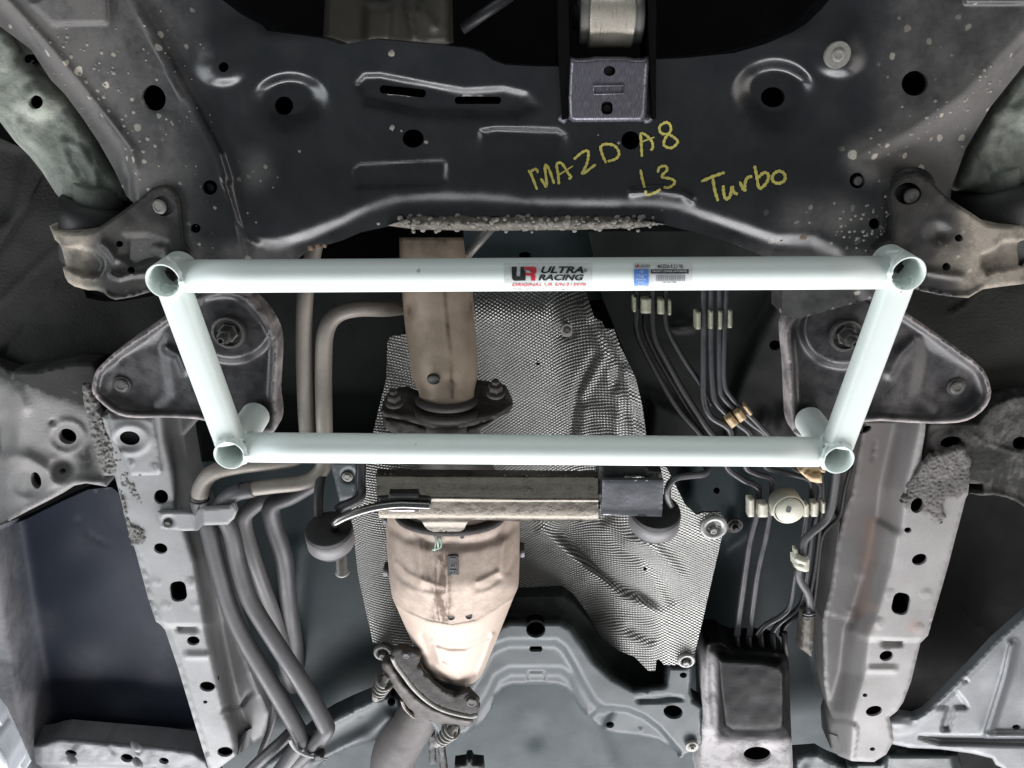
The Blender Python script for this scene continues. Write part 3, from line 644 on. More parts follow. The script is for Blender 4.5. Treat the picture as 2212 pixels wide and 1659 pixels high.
# ---------------------------------------------------------------- control arms and their bushing brackets
def control_arm(outl, boss, hs, label, h0, ridges, sl):
    o, H = sheet('control_arm', outl, h0, hs, [dome(*boss, 46, 44, .008, .5), lumps(.004, 40), lumps(.0015, 14)]+ridges, step_=7, skirt=.03, mat=cast, edge=(34, .035), dirt_shading=[dome(boss[0], boss[1], 90, 90, .5), lambda X, Y: .35*sm(.5+2*vnoise(X, Y, 60))], back=True)
    tag(o, label, 'control arm'); return o
caL = control_arm(t00([(-200, 640), (0, 790), (100, 920), (190, 1010), (270, 1110), (360, 1250), (440, 1348), (600, 1342), (850, 1312), (835, 1200), (750, 1090), (650, 910), (540, 750), (430, 600), (340, 510), (250, 430), (150, 330), (60, 170), (-120, 0), (-260, 100)]),
    t00([(232, 660)])[0], [ell(*t00([(230, 662)])[0], 16, 15), ell(*t00([(172, 384)])[0], 11, 10)], 'mossy cast control arm with two holes at the left edge', -.085,
    [ridge(t00([(420, 920), (520, 960), (620, 1150), (600, 1260)]), 7, .003), ridge(t00([(400, 930), (440, 1060), (560, 1260)]), 7, .003)], -1)
caR = control_arm([(2212, 135), (2138, 233), (2085, 323), (2055, 405), (2060, 415), (2170, 421), (2185, 418), (2215, 412), (2280, 380), (2300, 60)], (2230, 250), [], 'mossy cast control arm cut off by the right edge', -.085, [], 1)
for own, pts, w, lab in ((caL, [(212, 436, -.100), (212, 470, -.101), (212, 560, -.103)], [150, 152, 150], 0), (caR, [(2150, 400, -.106), (2150, 440, -.107), (2150, 560, -.109)], [170, 172, 170], 0)):
    b = tube('rubber_bushing', pts, w, rubber, own, 32, 3, curve=False)
    C = [P(*p) for p in pts]; d = C[1]-C[0]; d /= np.linalg.norm(d)
    lathe('inner_sleeve', C[0]-d*.022, d, [(.026, 0), (.027, .001), (.027, .03)], cast, b, 28)
def bush_bracket(outl, holes, cyl, feats, boltc, recess, label, dirt_shading, br_):
    def H(X, Y):
        cx, hw = cyl; s = np.clip((X-cx)/hw*(-1 if cx < 1000 else 1), 0, 1)
        return -.036-.055*(1-np.sqrt(np.maximum(0, 1-s*s)))
    rc = ell(*recess)
    o, HH = sheet('bushing_bracket', outl, H, [rc]+holes, feats+[lumps(.0015, 40)], step_=5, skirt=.035, mat=bracket_m, edge=(7, .006), dirt_shading=dirt_shading, hskirt=.014)
    tag(o, label, 'bushing bracket')
    x, y, r, m = boltc; b = bolt(o, x, y, -.0425, r, m, ht=.6, washer=0, hexa=False)
    lathe('bolt_seat', P(recess[0], recess[1], -.055), DOWN, [(.030, 0), (.030, .002)], bracket_m, o, 28)
    return o, HH
zf = ZF
bb1, HB1 = bush_bracket(zf([(478, 465), (530, 510), (640, 527), (780, 530), (900, 515), (980, 465), (1150, 350), (1300, 240), (1470, 95), (1560, 65), (1650, 75), (1730, 150), (1760, 300), (1790, 600), (1850, 700), (1850, 800), (1700, 1090), (1440, 1108), (1300, 1152), (1120, 1182), (1060, 1162), (1000, 1112), (940, 1092), (850, 1087), (720, 1052), (660, 1012), (630, 960), (605, 868), (640, 850), (600, 690), (575, 640), (530, 600)]),
    [ell(*zf([(1155, 640)])[0], 8, 7), ell(*zf([(1268, 897)])[0], 8)], (185, 78),
    [pocket(zf([(560, 690), (790, 672), (900, 705), (985, 790), (1005, 850), (960, 935), (900, 955), (760, 930), (600, 850)]), 6, -.010), ridge(zf([(1000, 650), (1060, 700), (1120, 790)]), 8, .005), ridge(zf([(1090, 945), (1160, 965), (1250, 940), (1450, 920)]), 6, .005),
     pocket(zf([(1200, 560), (1420, 560), (1600, 620), (1560, 780), (1300, 840), (1180, 760)]), 20, -.006), dome(*zf([(1540, 680)])[0], 26, 22, .006), ridge(zf([(1020, 1120), (1070, 1165), (1130, 1172), (1300, 1142), (1460, 1100)]), 4, .006)],
    (*zf([(1547, 275)])[0], 17, boltl), (*zf([(1582, 272)])[0], 26, 22), 'dusty black bushing bracket holding the control arm behind the front left sleeve', [lambda X, Y: .95*sm((225-X)/60), lambda X, Y: .06+.10*vnoise(X, Y, 25)], None)  # outer end paled in colour for the light it catches, over dust
zg = ZG
bb2, HB2 = bush_bracket(zg([(505, 600), (480, 400), (520, 280), (620, 205), (740, 190), (860, 260), (1000, 400), (1110, 480), (1250, 570), (1400, 672), (1560, 690), (1740, 680), (1830, 670), (1830, 900), (1830, 1180), (1720, 1230), (1600, 1242), (1450, 1262), (1350, 1277), (1290, 1312), (1215, 1357), (1100, 1352), (950, 1332), (770, 1292), (600, 1250), (330, 1100), (330, 900), (490, 800)]),
    [ell(*zg([(1128, 800)])[0], 9, 8), ell(*zg([(1012, 1068)])[0], 9)], (2120, 120),
    [pocket(zg([(1330, 960), (1450, 900), (1530, 835), (1740, 822), (1760, 950), (1720, 1060), (1450, 1105), (1390, 1132), (1330, 1060)]), 6, -.010), ridge(zg([(850, 1115), (1000, 1140), (1150, 1160)]), 7, .004), dome(*zg([(930, 760)])[0], 40, 34, -.007),
     ridge(zg([(770, 1290), (950, 1328), (1100, 1345), (1210, 1350), (1280, 1310), (1340, 1275)]), 4, .006)],
    (*zg([(675, 405)])[0], 17, boltm), (*zg([(655, 385)])[0], 29, 24), 'dusty bushing bracket holding the control arm behind the front right sleeve', [lambda X, Y: .9*sm((X-2050)/70), dome(*zg([(1050, 1000)])[0], 70, 60, .35), lambda X, Y: .06+.10*vnoise(X, Y, 25)], None)  # pale tint of the outer end paints light from the rear over dust
x, y = zg([(1130, 802)])[0]; bolt(bb2, x, y, -.047, 6, boltm, washer=0, ht=.5, hexa=False, name='plug')

# ---------------------------------------------------------------- triangular support plates under the rear sleeves
def support_plate(outl, holes, boss, small, big, label, bumps, dm):
    def H(X, Y):
        d, _ = pdist(X, Y, outl, True); return -.094+.010*np.exp(-((d-4)/8.5)**2)
    o, HH = sheet('support_plate', outl, H, holes, [dome(*boss, 100, 88, .013, .80), lumps(.0015, 60)]+bumps, step_=5.5, skirt=.03, mat=plate_m, edge=(5, .004), dirt_shading=[lambda X, Y: (.75+.6*vnoise(X, Y, 25))*np.exp(-(pdist(X, Y, outl, True)[0]/7)**2), lambda X, Y: dm(X, Y)*.4, lambda X, Y: .03+.05*vnoise(X, Y, 20)])  # pale rim colour stands in for light on the rim wall
    tag(o, label, 'support plate')
    hh = lambda x, y: float(HH(np.array([x]), np.array([y]))[0])
    x, y = big; m = MPP(y, -.08); c = P(x, y, hh(x, y)); a = np.array([0, 0, 1.0])
    w = lathe('washer', c, a, [(37*m, -.004), (37*m, .004), (35*m, .006), (30*m, .006), (28*m, .001), (8*m, .001)], boltm, o, 36); flatshade(w)
    n = lathe('nut', c+np.array([0, 0, .002]), a, [(22*m, 0), (22*m, .003), (19*m, .004), (17*m, .004), (17*m, .018), (15*m, .020), (10*m, .020)], boltm, o, 6, .3, False)
    s = lathe('stud', c+np.array([0, 0, .016]), a, [(9.5*m, 0), (9.5*m, .016), (8*m, .018), (5*m, .018), (4*m, .015)], boltm, o, 18); flatshade(s)
    x, y = small; bolt(o, x, y, hh(x, y), 15, boltm, washer=1.35, ht=.55, hexa=False)
    return o, HH
L_out = chaikin(t01([(620, 745), (680, 680), (760, 610), (1080, 390), (1260, 265), (1370, 225), (1480, 215), (1580, 245), (1660, 315), (1740, 415), (1792, 520), (1800, 620), (1790, 800), (1783, 930), (1800, 1010), (1798, 1110), (1760, 1160), (1600, 1150), (1340, 1062), (1100, 1046), (850, 1052), (740, 1022), (645, 945), (590, 880), (605, 790)]), 1)
R_out = chaikin(t21([(665, 520), (672, 440), (720, 375), (830, 290), (980, 235), (1110, 222), (1250, 245), (1450, 370), (1700, 540), (1935, 710), (1985, 800), (2005, 900), (1962, 990), (1870, 1060), (1760, 1085), (1550, 1086), (1200, 1062), (1120, 1110), (900, 1180), (790, 1175), (735, 1170), (702, 1100), (695, 960), (685, 700)]), 1)
support_plate(L_out, [], (500, 700), t01([(792, 832)])[0], t01([(1485, 490)])[0], 'dark triangular steel support plate with a big nut, behind the left slanted bar',
    [ridge(t01([(1080, 600), (1160, 640), (1200, 740)]), 9, .006), step(t01([(1240, -200), (1240, 1500)]), 120, -.006), pocket(t01([(700, 900), (760, 640), (1050, 520), (1100, 900), (1000, 1000), (760, 980)]), 30, -.005)], lambda X, Y: .3*sm((420-X)/200)*sm(.5+vnoise(X, Y, 30)))
support_plate(R_out, [], (1822, 712), t21([(1770, 845)])[0], t21([(1055, 510)])[0], 'dark triangular steel support plate with a big nut, behind the right slanted bar',
    [ridge(t21([(1480, 560), (1400, 640), (1340, 760)]), 11, .006), step(t21([(1320, 1500), (1320, -200)]), 120, -.006), pocket(t21([(1950, 900), (1890, 730), (1560, 560), (1500, 900), (1650, 1010), (1850, 1000)]), 30, -.005)], lambda X, Y: .35*sm((X-1700)/300)*sm(.5+vnoise(X, Y, 30)))
stp = bpy.data.objects['support_plate.001']
V, F = text_poly('F6', (928, 655, 985, 685), t21); a = np.array(V); mesh('stamped_lettering', P(a[:, 0], a[:, 1], np.full(len(a), -.0795)), [f[::-1] for f in F], boltm, stp, False)

# ---------------------------------------------------------------- inner wings and side members
wl, _ = sheet('wheel_housing', [(-260, 250), (30, 290), (150, 430), (170, 640), (240, 655), (330, 640), (420, 620), (470, 760), (300, 1000), (-260, 1000)], -.19, feats=[lumps(.012, 120), ridge(t01([(380, 150), (200, 400), (0, 660)])+[(-60, 860)], 3, -.004), pocket([(-60, 300), (60, 330), (20, 470), (-60, 520)], 12, -.012), ridge(t00([(280, 1130), (190, 1330), (30, 1560), (-100, 1750)]), 5, -.006), ridge(t00([(500, 1500), (200, 1760), (0, 1960)]), 6, .004)], step_=9, skirt=.02, mat=under, smooth=1)
tag(wl, kind='structure')
wr, _ = sheet('wheel_housing', [(2480, 480), (2180, 560), (1960, 630), (1880, 680), (1960, 900), (2060, 940), (2480, 980)], -.19, feats=[lumps(.012, 120), ridge(t21([(1740, 375), (1850, 310), (1880, 250)]), 4, .004)], step_=9, skirt=.02, mat=under)
tag(wr, kind='structure')
smL_out = ZH([(-150, -60), (100, 140), (370, 120), (640, 60), (820, 60), (870, 200), (900, 500), (960, 720), (1010, 900), (1040, 1040), (905, 1050), (912, 1122), (928, 1142), (750, 1112), (650, 1132), (560, 1190), (420, 1265), (250, 1350), (100, 1430), (-20, 1510), (-150, 1580)])
smL, HSL = sheet('side_member', smL_out, lambda X, Y: -.15-.03*sm((60-X)/80), [ell(*ZH([(587, 705)])[0], 20, 16.5, 20), ell(*ZH([(313, 1088)])[0], 11, 18.5, -14), ell(*ZH([(545, 1008)])[0], 7, 6)],
    [ring(*ZH([(580, 705)])[0], 38, 34, 5, .004), dome(*ZH([(545, 1000)])[0], 36, 34, -.010, .5), ridge(ZH([(100, 880), (250, 900), (420, 1010), (480, 1100), (640, 1090), (800, 1120)]), 14, .010), dome(*ZH([(250, 1100)])[0], 50, 40, -.008, .5),
     dome(*ZH([(40, 700)])[0], 30, 60, -.012, .4), ridge(ZH([(150, 330), (200, 450)]), 14, .008), dome(*ZH([(470, 580)])[0], 16, 10, -.006), step(ZH([(1000, 1060), (750, 1085), (560, 1150), (250, 1310), (0, 1450), (-150, 1540)]), 12, -.0) if False else ridge(ZH([(900, 1110), (750, 1095), (560, 1170), (300, 1310), (0, 1470)]), 8, .006), lumps(.002, 70)], step_=6, skirt=.03, mat=under2,
    edge=(6, .006), dirt_shading=[lambda X, Y: 1.1*sm((ZH([(0, 330)])[0][1]+.32*X-Y)/55+.1*vnoise(X, Y, 20)), dome(*ZH([(760, 880)])[0], 40, 60, .9), dome(*ZH([(480, 880)])[0], 26, 14, .5)], hskirt=.01)
tag(smL, 'grey pressed side member with three holes and dark undercoat, left of the left rail', 'side member')
def crust_strip(outl, h, label, amp=.004, s=5, mat=sealant, step_=3.2, dirt_shading=None, holes=()):
    o, _ = sheet('seam_sealer', jag(outl, 2.6), h, holes, feats=[lambda X, Y: amp*(np.abs(vnoise(X, Y, s))*2-.4+.8*vnoise(X+9, Y+5, s*.45))], step_=step_, skirt=.006, mat=mat, edge=(10, .0045), dirt_shading=dirt_shading)
    return tag(o, label, 'seam sealer')
crust_strip(ZH([(720, 255), (760, 250), (800, 310), (860, 450), (905, 560), (945, 700), (1000, 770), (1050, 800), (1060, 880), (1090, 960), (1140, 1040), (1190, 1130), (1240, 1230), (1250, 1330), (1230, 1350), (1190, 1310), (1140, 1240), (1070, 1180), (1040, 1150), (1010, 1050), (905, 1040), (870, 960), (830, 830), (785, 640), (740, 480)]), -.122, 'crusty dark seam sealer beside the upper left rail')
crust_strip(ZH([(1040, 1170), (1070, 1190), (1090, 1290), (1120, 1400), (1150, 1470), (1210, 1490), (1260, 1520), (1280, 1600), (1250, 1650), (1180, 1660), (1140, 1640), (1110, 1500), (1070, 1330)]), -.119, 'crusty grey seam sealer patch on the outer edge of the left rail')
smR_out = ZI([(980, 178), (1100, 178), (1510, 178), (1640, 0), (1900, -120), (2200, -140), (2200, 1130), (2024, 1092), (1950, 1040), (1830, 990), (1700, 966), (1550, 972), (1425, 948), (1560, 930), (1562, 850), (1420, 838), (1300, 930), (900, 930), (860, 700), (920, 480)])
rough = [lambda X, Y: .0055*np.abs(vnoise(X, Y, 6))*sm(1.2-np.hypot((X-2090)/140, (Y-1000)/60))]
smR, _ = sheet('side_member', smR_out, lambda X, Y: -.145-.02*sm((X-2100)/80), [ell(*ZI([(1232, 395)])[0], 23.5, 13.5, -8), ell(*ZI([(1990, 405)])[0], 18, 15)], [ring(*ZI([(1200, 400)])[0], 40, 26, 8, .004), lumps(.004, 60), ridge(ZI([(1420, 945), (1700, 955), (1900, 1010), (2100, 1120)]), 6, .006),
    ridge(ZI([(1500, 320), (1600, 400), (1830, 470), (2000, 520)]), 3, .003)]+rough, step_=4.5, skirt=.03, mat=under2, edge=(6, .006), dirt_shading=[lambda X, Y: .75*sm((X-2010+.25*(Y-960))/40), dome(*ZI([(1500, 620)])[0], 110, 50, .5)])
tag(smR, 'undercoated grey side member with two oval holes, right of the right rail', 'side member')
crust_strip(ZI([(850, 720), (1000, 540), (1100, 500), (1350, 430), (1450, 600), (1420, 840), (1400, 900), (1320, 1000), (1300, 1020), (1150, 1010), (1140, 1130), (1190, 1200), (1130, 1240), (1100, 1290), (1000, 1230), (900, 1170), (790, 1150), (730, 1110), (685, 1050), (740, 960), (760, 850)]), -.1165, 'crusty undercoat patch smeared over the top of the right rail', .0020, 4, M('smeared_undercoat', (.16, .15, .143), .8, var=(.06, .056, .054), vscale=30, bump=.0012, bscale=320), 3, holes=[ell(*ZI([(863, 1080)])[0], 14, 17, 28)])

# ---------------------------------------------------------------- long box rails
def rail(outl, roll, d_roll, w_roll, holes, feats, dirt_shading, mat, label, st=6.5):
    o, H = sheet('chassis_rail', outl, -.122, holes, [step(roll, w_roll, d_roll), lumps(.0014, 80)]+feats, step_=st, skirt=.05, mat=mat, edge=(5, .004), dirt_shading=dirt_shading, hskirt=.004)
    return tag(o, label, 'chassis rail'), H
rollL = [(340, 700)]+ZH([(1470, 500), (1490, 700), (1560, 1000), (1605, 1320)])+t02([(1300, 300), (1350, 600), (1385, 800), (1430, 1000), (1490, 1250), (1540, 1400), (1620, 1700)])
outLr = [(215, 900), (300, 880), (440, 895)]+ZH([(1600, 700), (1660, 1050), (1730, 1340)])+t02([(1400, 200), (1450, 500), (1520, 760), (1640, 1080), (1740, 1300), (1720, 1450), (1640, 1500), (1500, 1600), (1420, 1660), (1360, 1690), (1250, 1330), (1150, 1000), (1070, 765), (1045, 735), (1010, 710), (960, 560), (880, 260), (800, 0)])+ZH([(1100, 1480), (1060, 1280), (1000, 1050), (960, 800)])
lowL = t02([(900, 700), (1010, 715), (1030, 732), (1100, 734), (1380, 734), (1410, 725), (1440, 690), (1800, 600)])
def below(line, w, a):
    return pocket(line+[(line[-1][0], 1900), (line[0][0], 1900)], w, a)
nub = lambda x, y, r=7: ring(x, y, r, r*.85, 2.2, .0022)
railL, HRL = rail(outLr, rollL[::-1], -.12, 44, [ell(*t02([(1040, 237)])[0], 15, 11.5, 10), slot(*t02([(1155, 515)])[0], 18, 22, 14, -8), ell(*t02([(1252, 835)])[0], 14, 10), ell(*t02([(1343, 1132)])[0], 17, 11, 5), ell(*t02([(1330, 1232)])[0], 5, 3.5), ell(*t02([(1458, 1555)])[0], 17, 11), ell(*ZH([(1402, 1233)])[0], 15.5, 16, -25)],
    [below(lowL, 3, -.004), nub(*t02([(1005, 450)])[0]), nub(*t02([(1240, 458)])[0]), nub(*t02([(1075, 605)])[0]), nub(*t02([(1265, 603)])[0]), pocket(t02([(1140, 738), (1280, 738), (1280, 765), (1150, 765)]), 6, -.006), ridge(t02([(1210, 930), (1345, 930)]), 5, .005),
     ridge(t02([(1440, 1285), (1480, 1262), (1560, 1250), (1620, 1170)]), 4, -.006), ridge(t02([(1455, 1320), (1490, 1328)]), 3, -.004), ridge(t02([(905, 290), (950, 400), (970, 500), (1010, 600), (1030, 720)]), 3, -.003), ridge(t02([(1080, 760), (1170, 1000), (1270, 1330), (1340, 1560)]), 4, -.004)],
    [dome(*t02([(1340, 120)])[0], 14, 8, .6)], primer, 'pale grey left chassis rail with round holes and one rounded slot')
outRr = [(1858, 957), (1868, 905), (2000, 905)]+ZI([(945, 300), (915, 480), (905, 600), (850, 740), (860, 800), (1000, 930), (1300, 930), (1425, 850), (1415, 960), (1390, 1000), (1300, 1350)])+t22([(1810, 0), (1720, 350), (1590, 800), (1540, 850), (1480, 1100), (1430, 1230), (1390, 1290), (1340, 1330), (1370, 1480), (1320, 1570), (1240, 1620), (1100, 1615), (1010, 1580), (960, 1530), (955, 1400), (975, 1340), (940, 1250), (915, 1100), (905, 700), (960, 480), (1020, 50)])+ZI([(0, 1450), (90, 1100), (150, 950), (200, 650), (220, 500)])
rollR = ZI([(820, -200), (790, 60), (600, 900), (560, 1300)])+t22([(1320, 100), (1280, 330), (1185, 650), (1130, 780), (1100, 1050), (1030, 1300), (1000, 1700)])
lowR = t22([(700, 600), (1100, 700), (1130, 800), (1180, 822), (1560, 830), (1590, 800), (1800, 700)])
wear = [dome(*t22([p])[0], r, r*.9, a) for p, r, a in (((1500, 745), 26, .55), ((1235, 615), 18, .6), ((1200, 770), 18, .5), ((1440, 450), 9, .4), ((1410, 190), 8, .4), ((1360, 240), 10, .4), ((1330, 410), 9, .4), ((1180, 1105), 7, .4), ((1185, 300), 16, .5), ((1170, 470), 14, .5))]
railR, HRR = rail(outRr, rollR, -.105, 64, [ell(*t22([(1460, 118)])[0], 8, 6), ell(*t22([(1535, 308)])[0], 17, 12, -18), slot(*t22([(1415, 595)])[0], 19, 24, 15, 12), ell(*t22([(1320, 933)])[0], 15, 11, -15), ell(*t22([(1182, 1188)])[0], 5.5, 4), ell(*t22([(1240, 1290)])[0], 18, 11, -12), ell(*t22([(1230, 1537)])[0], 6, 4), ell(*ZI([(863, 1080)])[0], 14, 17, 28), ell(*ZI([(1105, 1255)])[0], 7, 5), ell(*ZI([(290, 255)])[0], 16, 7, -22)],
    [below(lowR, 3, -.004), nub(*t22([(1335, 530)])[0]), nub(*t22([(1575, 528)])[0]), nub(*t22([(1280, 718)])[0]), nub(*t22([(1528, 750)])[0]), nub(*t22([(1152, 400)])[0], 6), nub(*t22([(1090, 645)])[0], 6), pocket(t22([(1285, 830), (1430, 835), (1420, 862), (1290, 858)]), 6, -.006), ridge(t22([(1215, 1020), (1375, 1020)]), 5, .005),
     pocket(t22([(900, 1340), (1060, 1360), (1110, 1375), (1135, 1400), (1135, 1450), (1090, 1700), (850, 1700)]), 4, .004), ridge(ZI([(680, 200), (640, 360)]), 1.6, -.003), ridge(ZI([(405, 400), (370, 600)]), 2, -.004)],
    wear+[lambda X, Y: .8*np.exp(-(pdist(X, Y, t22([(1215, 60), (1210, 300), (1180, 560), (1150, 650)]))[0]/13)**2), lambda X, Y: .25*sm((1940-X)/60)*sm((1200-Y)/150)], pinkprimer, 'pale dusty right chassis rail with scattered dark stains and a rounded slot')
# bolted-on reinforcement at the top of the left rail, with the pipe bracket below it
rp, _ = sheet('rail_plate', ZH([(945, 500), (1000, 540), (1330, 548), (1345, 640), (1372, 740), (1385, 850), (1395, 960), (1412, 1010), (1385, 1042), (1140, 1048), (1080, 920), (1030, 800), (965, 720)]), -.117, [ell(*ZH([(1130, 720)])[0], 22, 15, 8)], [ring(*ZH([(1130, 730)])[0], 38, 29, 9, .004), nub(*ZH([(1135, 940)])[0], 6), nub(*ZH([(1345, 975)])[0], 7), lumps(.0015, 50)], step_=5, skirt=.006, mat=primer, edge=(4, .003),
    dirt_shading=[dome(*ZH([(1010, 830)])[0], 24, 16, 1), lambda X, Y: .2*sm((930-Y)/30)], hskirt=.001, hcap=.0035)
tag(rp, 'grey steel plate with one oval hole over the upper end of the left rail', 'reinforcement plate')
pb, _ = sheet('pipe_bracket', [(340, 1107), (360, 1106), (395, 1106), (422, 1108), (432, 1099), (494, 1095), (506, 1088), (512, 1104), (506, 1120), (492, 1133), (438, 1135), (428, 1146), (397, 1147), (345, 1141)], lambda X, Y: -.112+.030*sm((X-418)/24)-.0*X, feats=[dome(*ZH([(1470, 1440)])[0], 17, 15, -.008, .3)], step_=4, skirt=.006, mat=primer, edge=(3, .002))
tag(pb, 'folded grey pipe bracket bolted to the left rail and hooked over two hoses', 'pipe bracket'); bolt(pb, *ZH([(1457, 1478)])[0], -.117, 7, boltl, washer=1.4, ht=.6)

# ---------------------------------------------------------------- body floor outside the rails
lf, _ = sheet('left_outer_floor', [(-230, 1240), (60, 1120), (130, 1085), (190, 1058), (240, 1052), (290, 1090), (330, 1210), (470, 1640), (480, 1780), (-230, 1780)], lambda X, Y: -.205+.10*sm((70+.16*(Y-1180)-X)/95)**1.5, feats=[lumps(.004, 150), ridge(ZH([(690, 1430), (740, 1530), (830, 1600), (920, 1640)]), 3, -.003), ridge([(-20, 1428), (32, 1432)], 4, -.004)], step_=9, skirt=.02, mat=blueg,
    dirt_shading=[lambda X, Y: .8*sm((75+.16*(Y-1180)-X)/95), lambda X, Y: .25*sm(.2+vnoise(X, Y, 90))])  # paler left side puts light on the rising panel into the colour
tag(lf, kind='structure')
lb, _ = sheet('floor_crossbeam', t02([(60, 1520), (280, 1490), (340, 1470), (400, 1462), (700, 1488), (1000, 1512), (1250, 1545), (1340, 1600), (1380, 1720), (-100, 1740), (-60, 1640)]), -.135, [ell(*t02([(460, 1563)])[0], 13, 7, 10), ell(*t02([(822, 1595)])[0], 14, 9, 10), ell(*t02([(1062, 1613)])[0], 11, 7, 10)], [lumps(.003, 30), ridge(t02([(690, 1490), (740, 1560)]), 3, -.003), pocket(t02([(200, 1640), (700, 1645), (1000, 1659), (1000, 1760), (200, 1760)]), 8, -.02)], step_=5, skirt=.04, mat=M('dull_grey_beam_paint', (.20, .205, .215), .5, var=(.15, .155, .165), vscale=30, bump=.0006, bscale=200), edge=(10, .012))
tag(lb, 'grey floor crossbeam with three dark holes along the bottom left', 'floor beam')
for zx, zy in ((470, 1610), (895, 1630), (885, 1520)): V, F = sweep(catmull([P(*t02([(zx-20, zy-25)])[0], -.13), P(*t02([(zx, zy)])[0], -.118), P(*t02([(zx+20, zy+30)])[0], -.12)], 4), [.005, .006, .006, .006, .006, .006, .006, .004, .003][:9], 8); mesh('sealer_dab', V, F, primer, lb)
ss, _ = sheet('sill_strip', t02([(-120, 1180), (0, 1330), (80, 1500), (160, 1680), (80, 1700), (60, 1600), (-30, 1460), (-120, 1420)]), -.06, feats=[lumps(.001, 40)], step_=6, skirt=.02, mat=bodyw, edge=(5, .006))
tag(ss, 'pale painted sill strip at the lower left corner', 'sill')
s2, _ = sheet('outside_sky_patch', t02([(-120, 1440), (-30, 1480), (50, 1600), (80, 1720), (-120, 1720)]), -.03, step_=8, skirt=.04, mat=bodyw, edge=(6, .008)); tag(s2, 'white patch in place of the bright sky outside, in the very bottom left corner', 'sky patch')  # white sheet added where the bright sky outside would show
rf, _ = sheet('right_outer_floor', [(1900, 1500), (1960, 1380), (2040, 1150), (2070, 1030), (2120, 1030), (2460, 1080), (2460, 1780), (1850, 1720)], -.24, feats=[lumps(.008, 130), ridge(t22([(1800, 600), (1900, 720), (2030, 820)]), 3, .004)], step_=10, skirt=.02, mat=M('black_floor_coating', (.004, .0042, .0045), .7, var=(.007, .007, .0075), bump=.0006, spec=.1))
tag(rf, kind='structure')
# ---------------------------------------------------------------- embossed heat shield in the tunnel
hs_out = t11([(300, 560), (318, 520), (430, 505), (830, 460), (830, 130), (1560, 130), (1590, 250), (1640, 400), (1690, 425), (1712, 472), (1770, 476), (1780, 510), (1810, 590), (1860, 690), (1910, 800), (1950, 970), (1978, 1170)])+[(1392, 1000), (1440, 1010), (1480, 1090)] \
    + t22([(90, 20), (130, 5), (240, 0), (266, 40), (262, 130), (215, 330), (130, 700), (62, 985)])+t12([(2150, 992), (2090, 990), (2060, 955), (2042, 960), (2034, 1030), (1990, 1030), (1900, 940), (1800, 900), (1690, 820), (1610, 700), (1550, 610), (1490, 560), (1420, 530), (1120, 535), (900, 700), (480, 880), (310, 862), (205, 850), (170, 690), (110, 420), (60, 0)])+[(790, 1000)]+t11([(205, 1150), (240, 1000), (290, 800)])
def hsH(X, Y):
    c = 1080+.10*(Y-900); x = X-c
    wall = .115*sm((x-120)/200)+.05*sm((-x-150)/180)
    return -.265+wall*(1-.25*sm((Y-1150)/200))-.05*sm((700-Y)/160)+.025*sm((Y-1250)/200)
fold = []
for a, w, p in ((.009, 13, [(1300, 130), (1500, 300), (1800, 550), (2100, 660)]), (-.010, 15, [(1450, 130), (1600, 300), (1750, 420), (1950, 530), (2100, 660)]), (.009, 14, [(1740, 90), (1850, 190), (2000, 230), (2120, 330), (2200, 420)]), (-.009, 14, [(1700, 50), (1820, 230), (1960, 300), (2060, 400), (2140, 560)]), (.006, 16, [(1680, 720), (1800, 800), (2000, 860)]), (-.006, 12, [(1880, 760), (2000, 830)]),
                (.006, 20, [(1250, 300), (1450, 340), (1560, 440)])): fold.append(ridge(t12(p), w*1.1, a*.9))
for a, w, p in ((.008, 9, [(1560, 320), (1640, 480), (1700, 640), (1640, 760), (1560, 900)]), (-.008, 9, [(1620, 440), (1720, 560), (1800, 700), (1760, 860)]), (.008, 10, [(1700, 480), (1790, 620), (1850, 800), (1880, 1000), (1900, 1160)]), (-.007, 9, [(1640, 640), (1560, 800), (1500, 1000), (1480, 1160)]), (.006, 10, [(1720, 760), (1800, 940), (1780, 1150)]), (.005, 10, [(1580, 1000), (1560, 1160)])): fold.append(ridge(t11(p), w*1.1, a*.8))
fold += [dome(*t11([(1460, 485)])[0], 30, 26, -.006, .2), lumps(.004, 70), lambda X, Y: .0022*np.sin((Y-.55*(X-1250))/9.0)*sm((X-1255)/70)*sm((1020-Y)/80)*sm((Y-720)/80)]
hs, HHS = sheet('heat_shield', hs_out, hsH, [ell(*t11([(1275, 700)])[0], 5, 3), ell(*t12([(1245, 515)])[0], 7, 2.5), ell(*t12([(1968, 370)])[0], 4)], fold, step_=5.5, skirt=.004, mat=alu)
tag(hs, 'dimpled silver aluminium heat shield lining the exhaust tunnel', 'heat shield')
x, y = t11([(1462, 480)])[0]; hz = float(HHS(np.array([x]), np.array([y]))[0]); bolt(hs, x, y, hz+.006, 9, boltm, boltl, washer=1.7, ht=.6)
for (x, y), r in ((t22([(200, 95)])[0], 30), (t22([(22, 955)])[0], 19), (t12([(272, 905)])[0], 21)):
    hz = float(HHS(np.array([x]), np.array([y]))[0]); c = P(x, y, hz); m = MPP(y, hz)
    w = lathe('mounting_pad', c, DOWN, [(r*m, -.004), (r*m, .003), (r*.92*m, .005), (r*.62*m, .005), (r*.52*m, .0), (1e-4, 0)], alu_flat, hs, 28); bolt(w, x-1, y+6, hz+.001, 8, boltl, washer=0, ht=1.1)

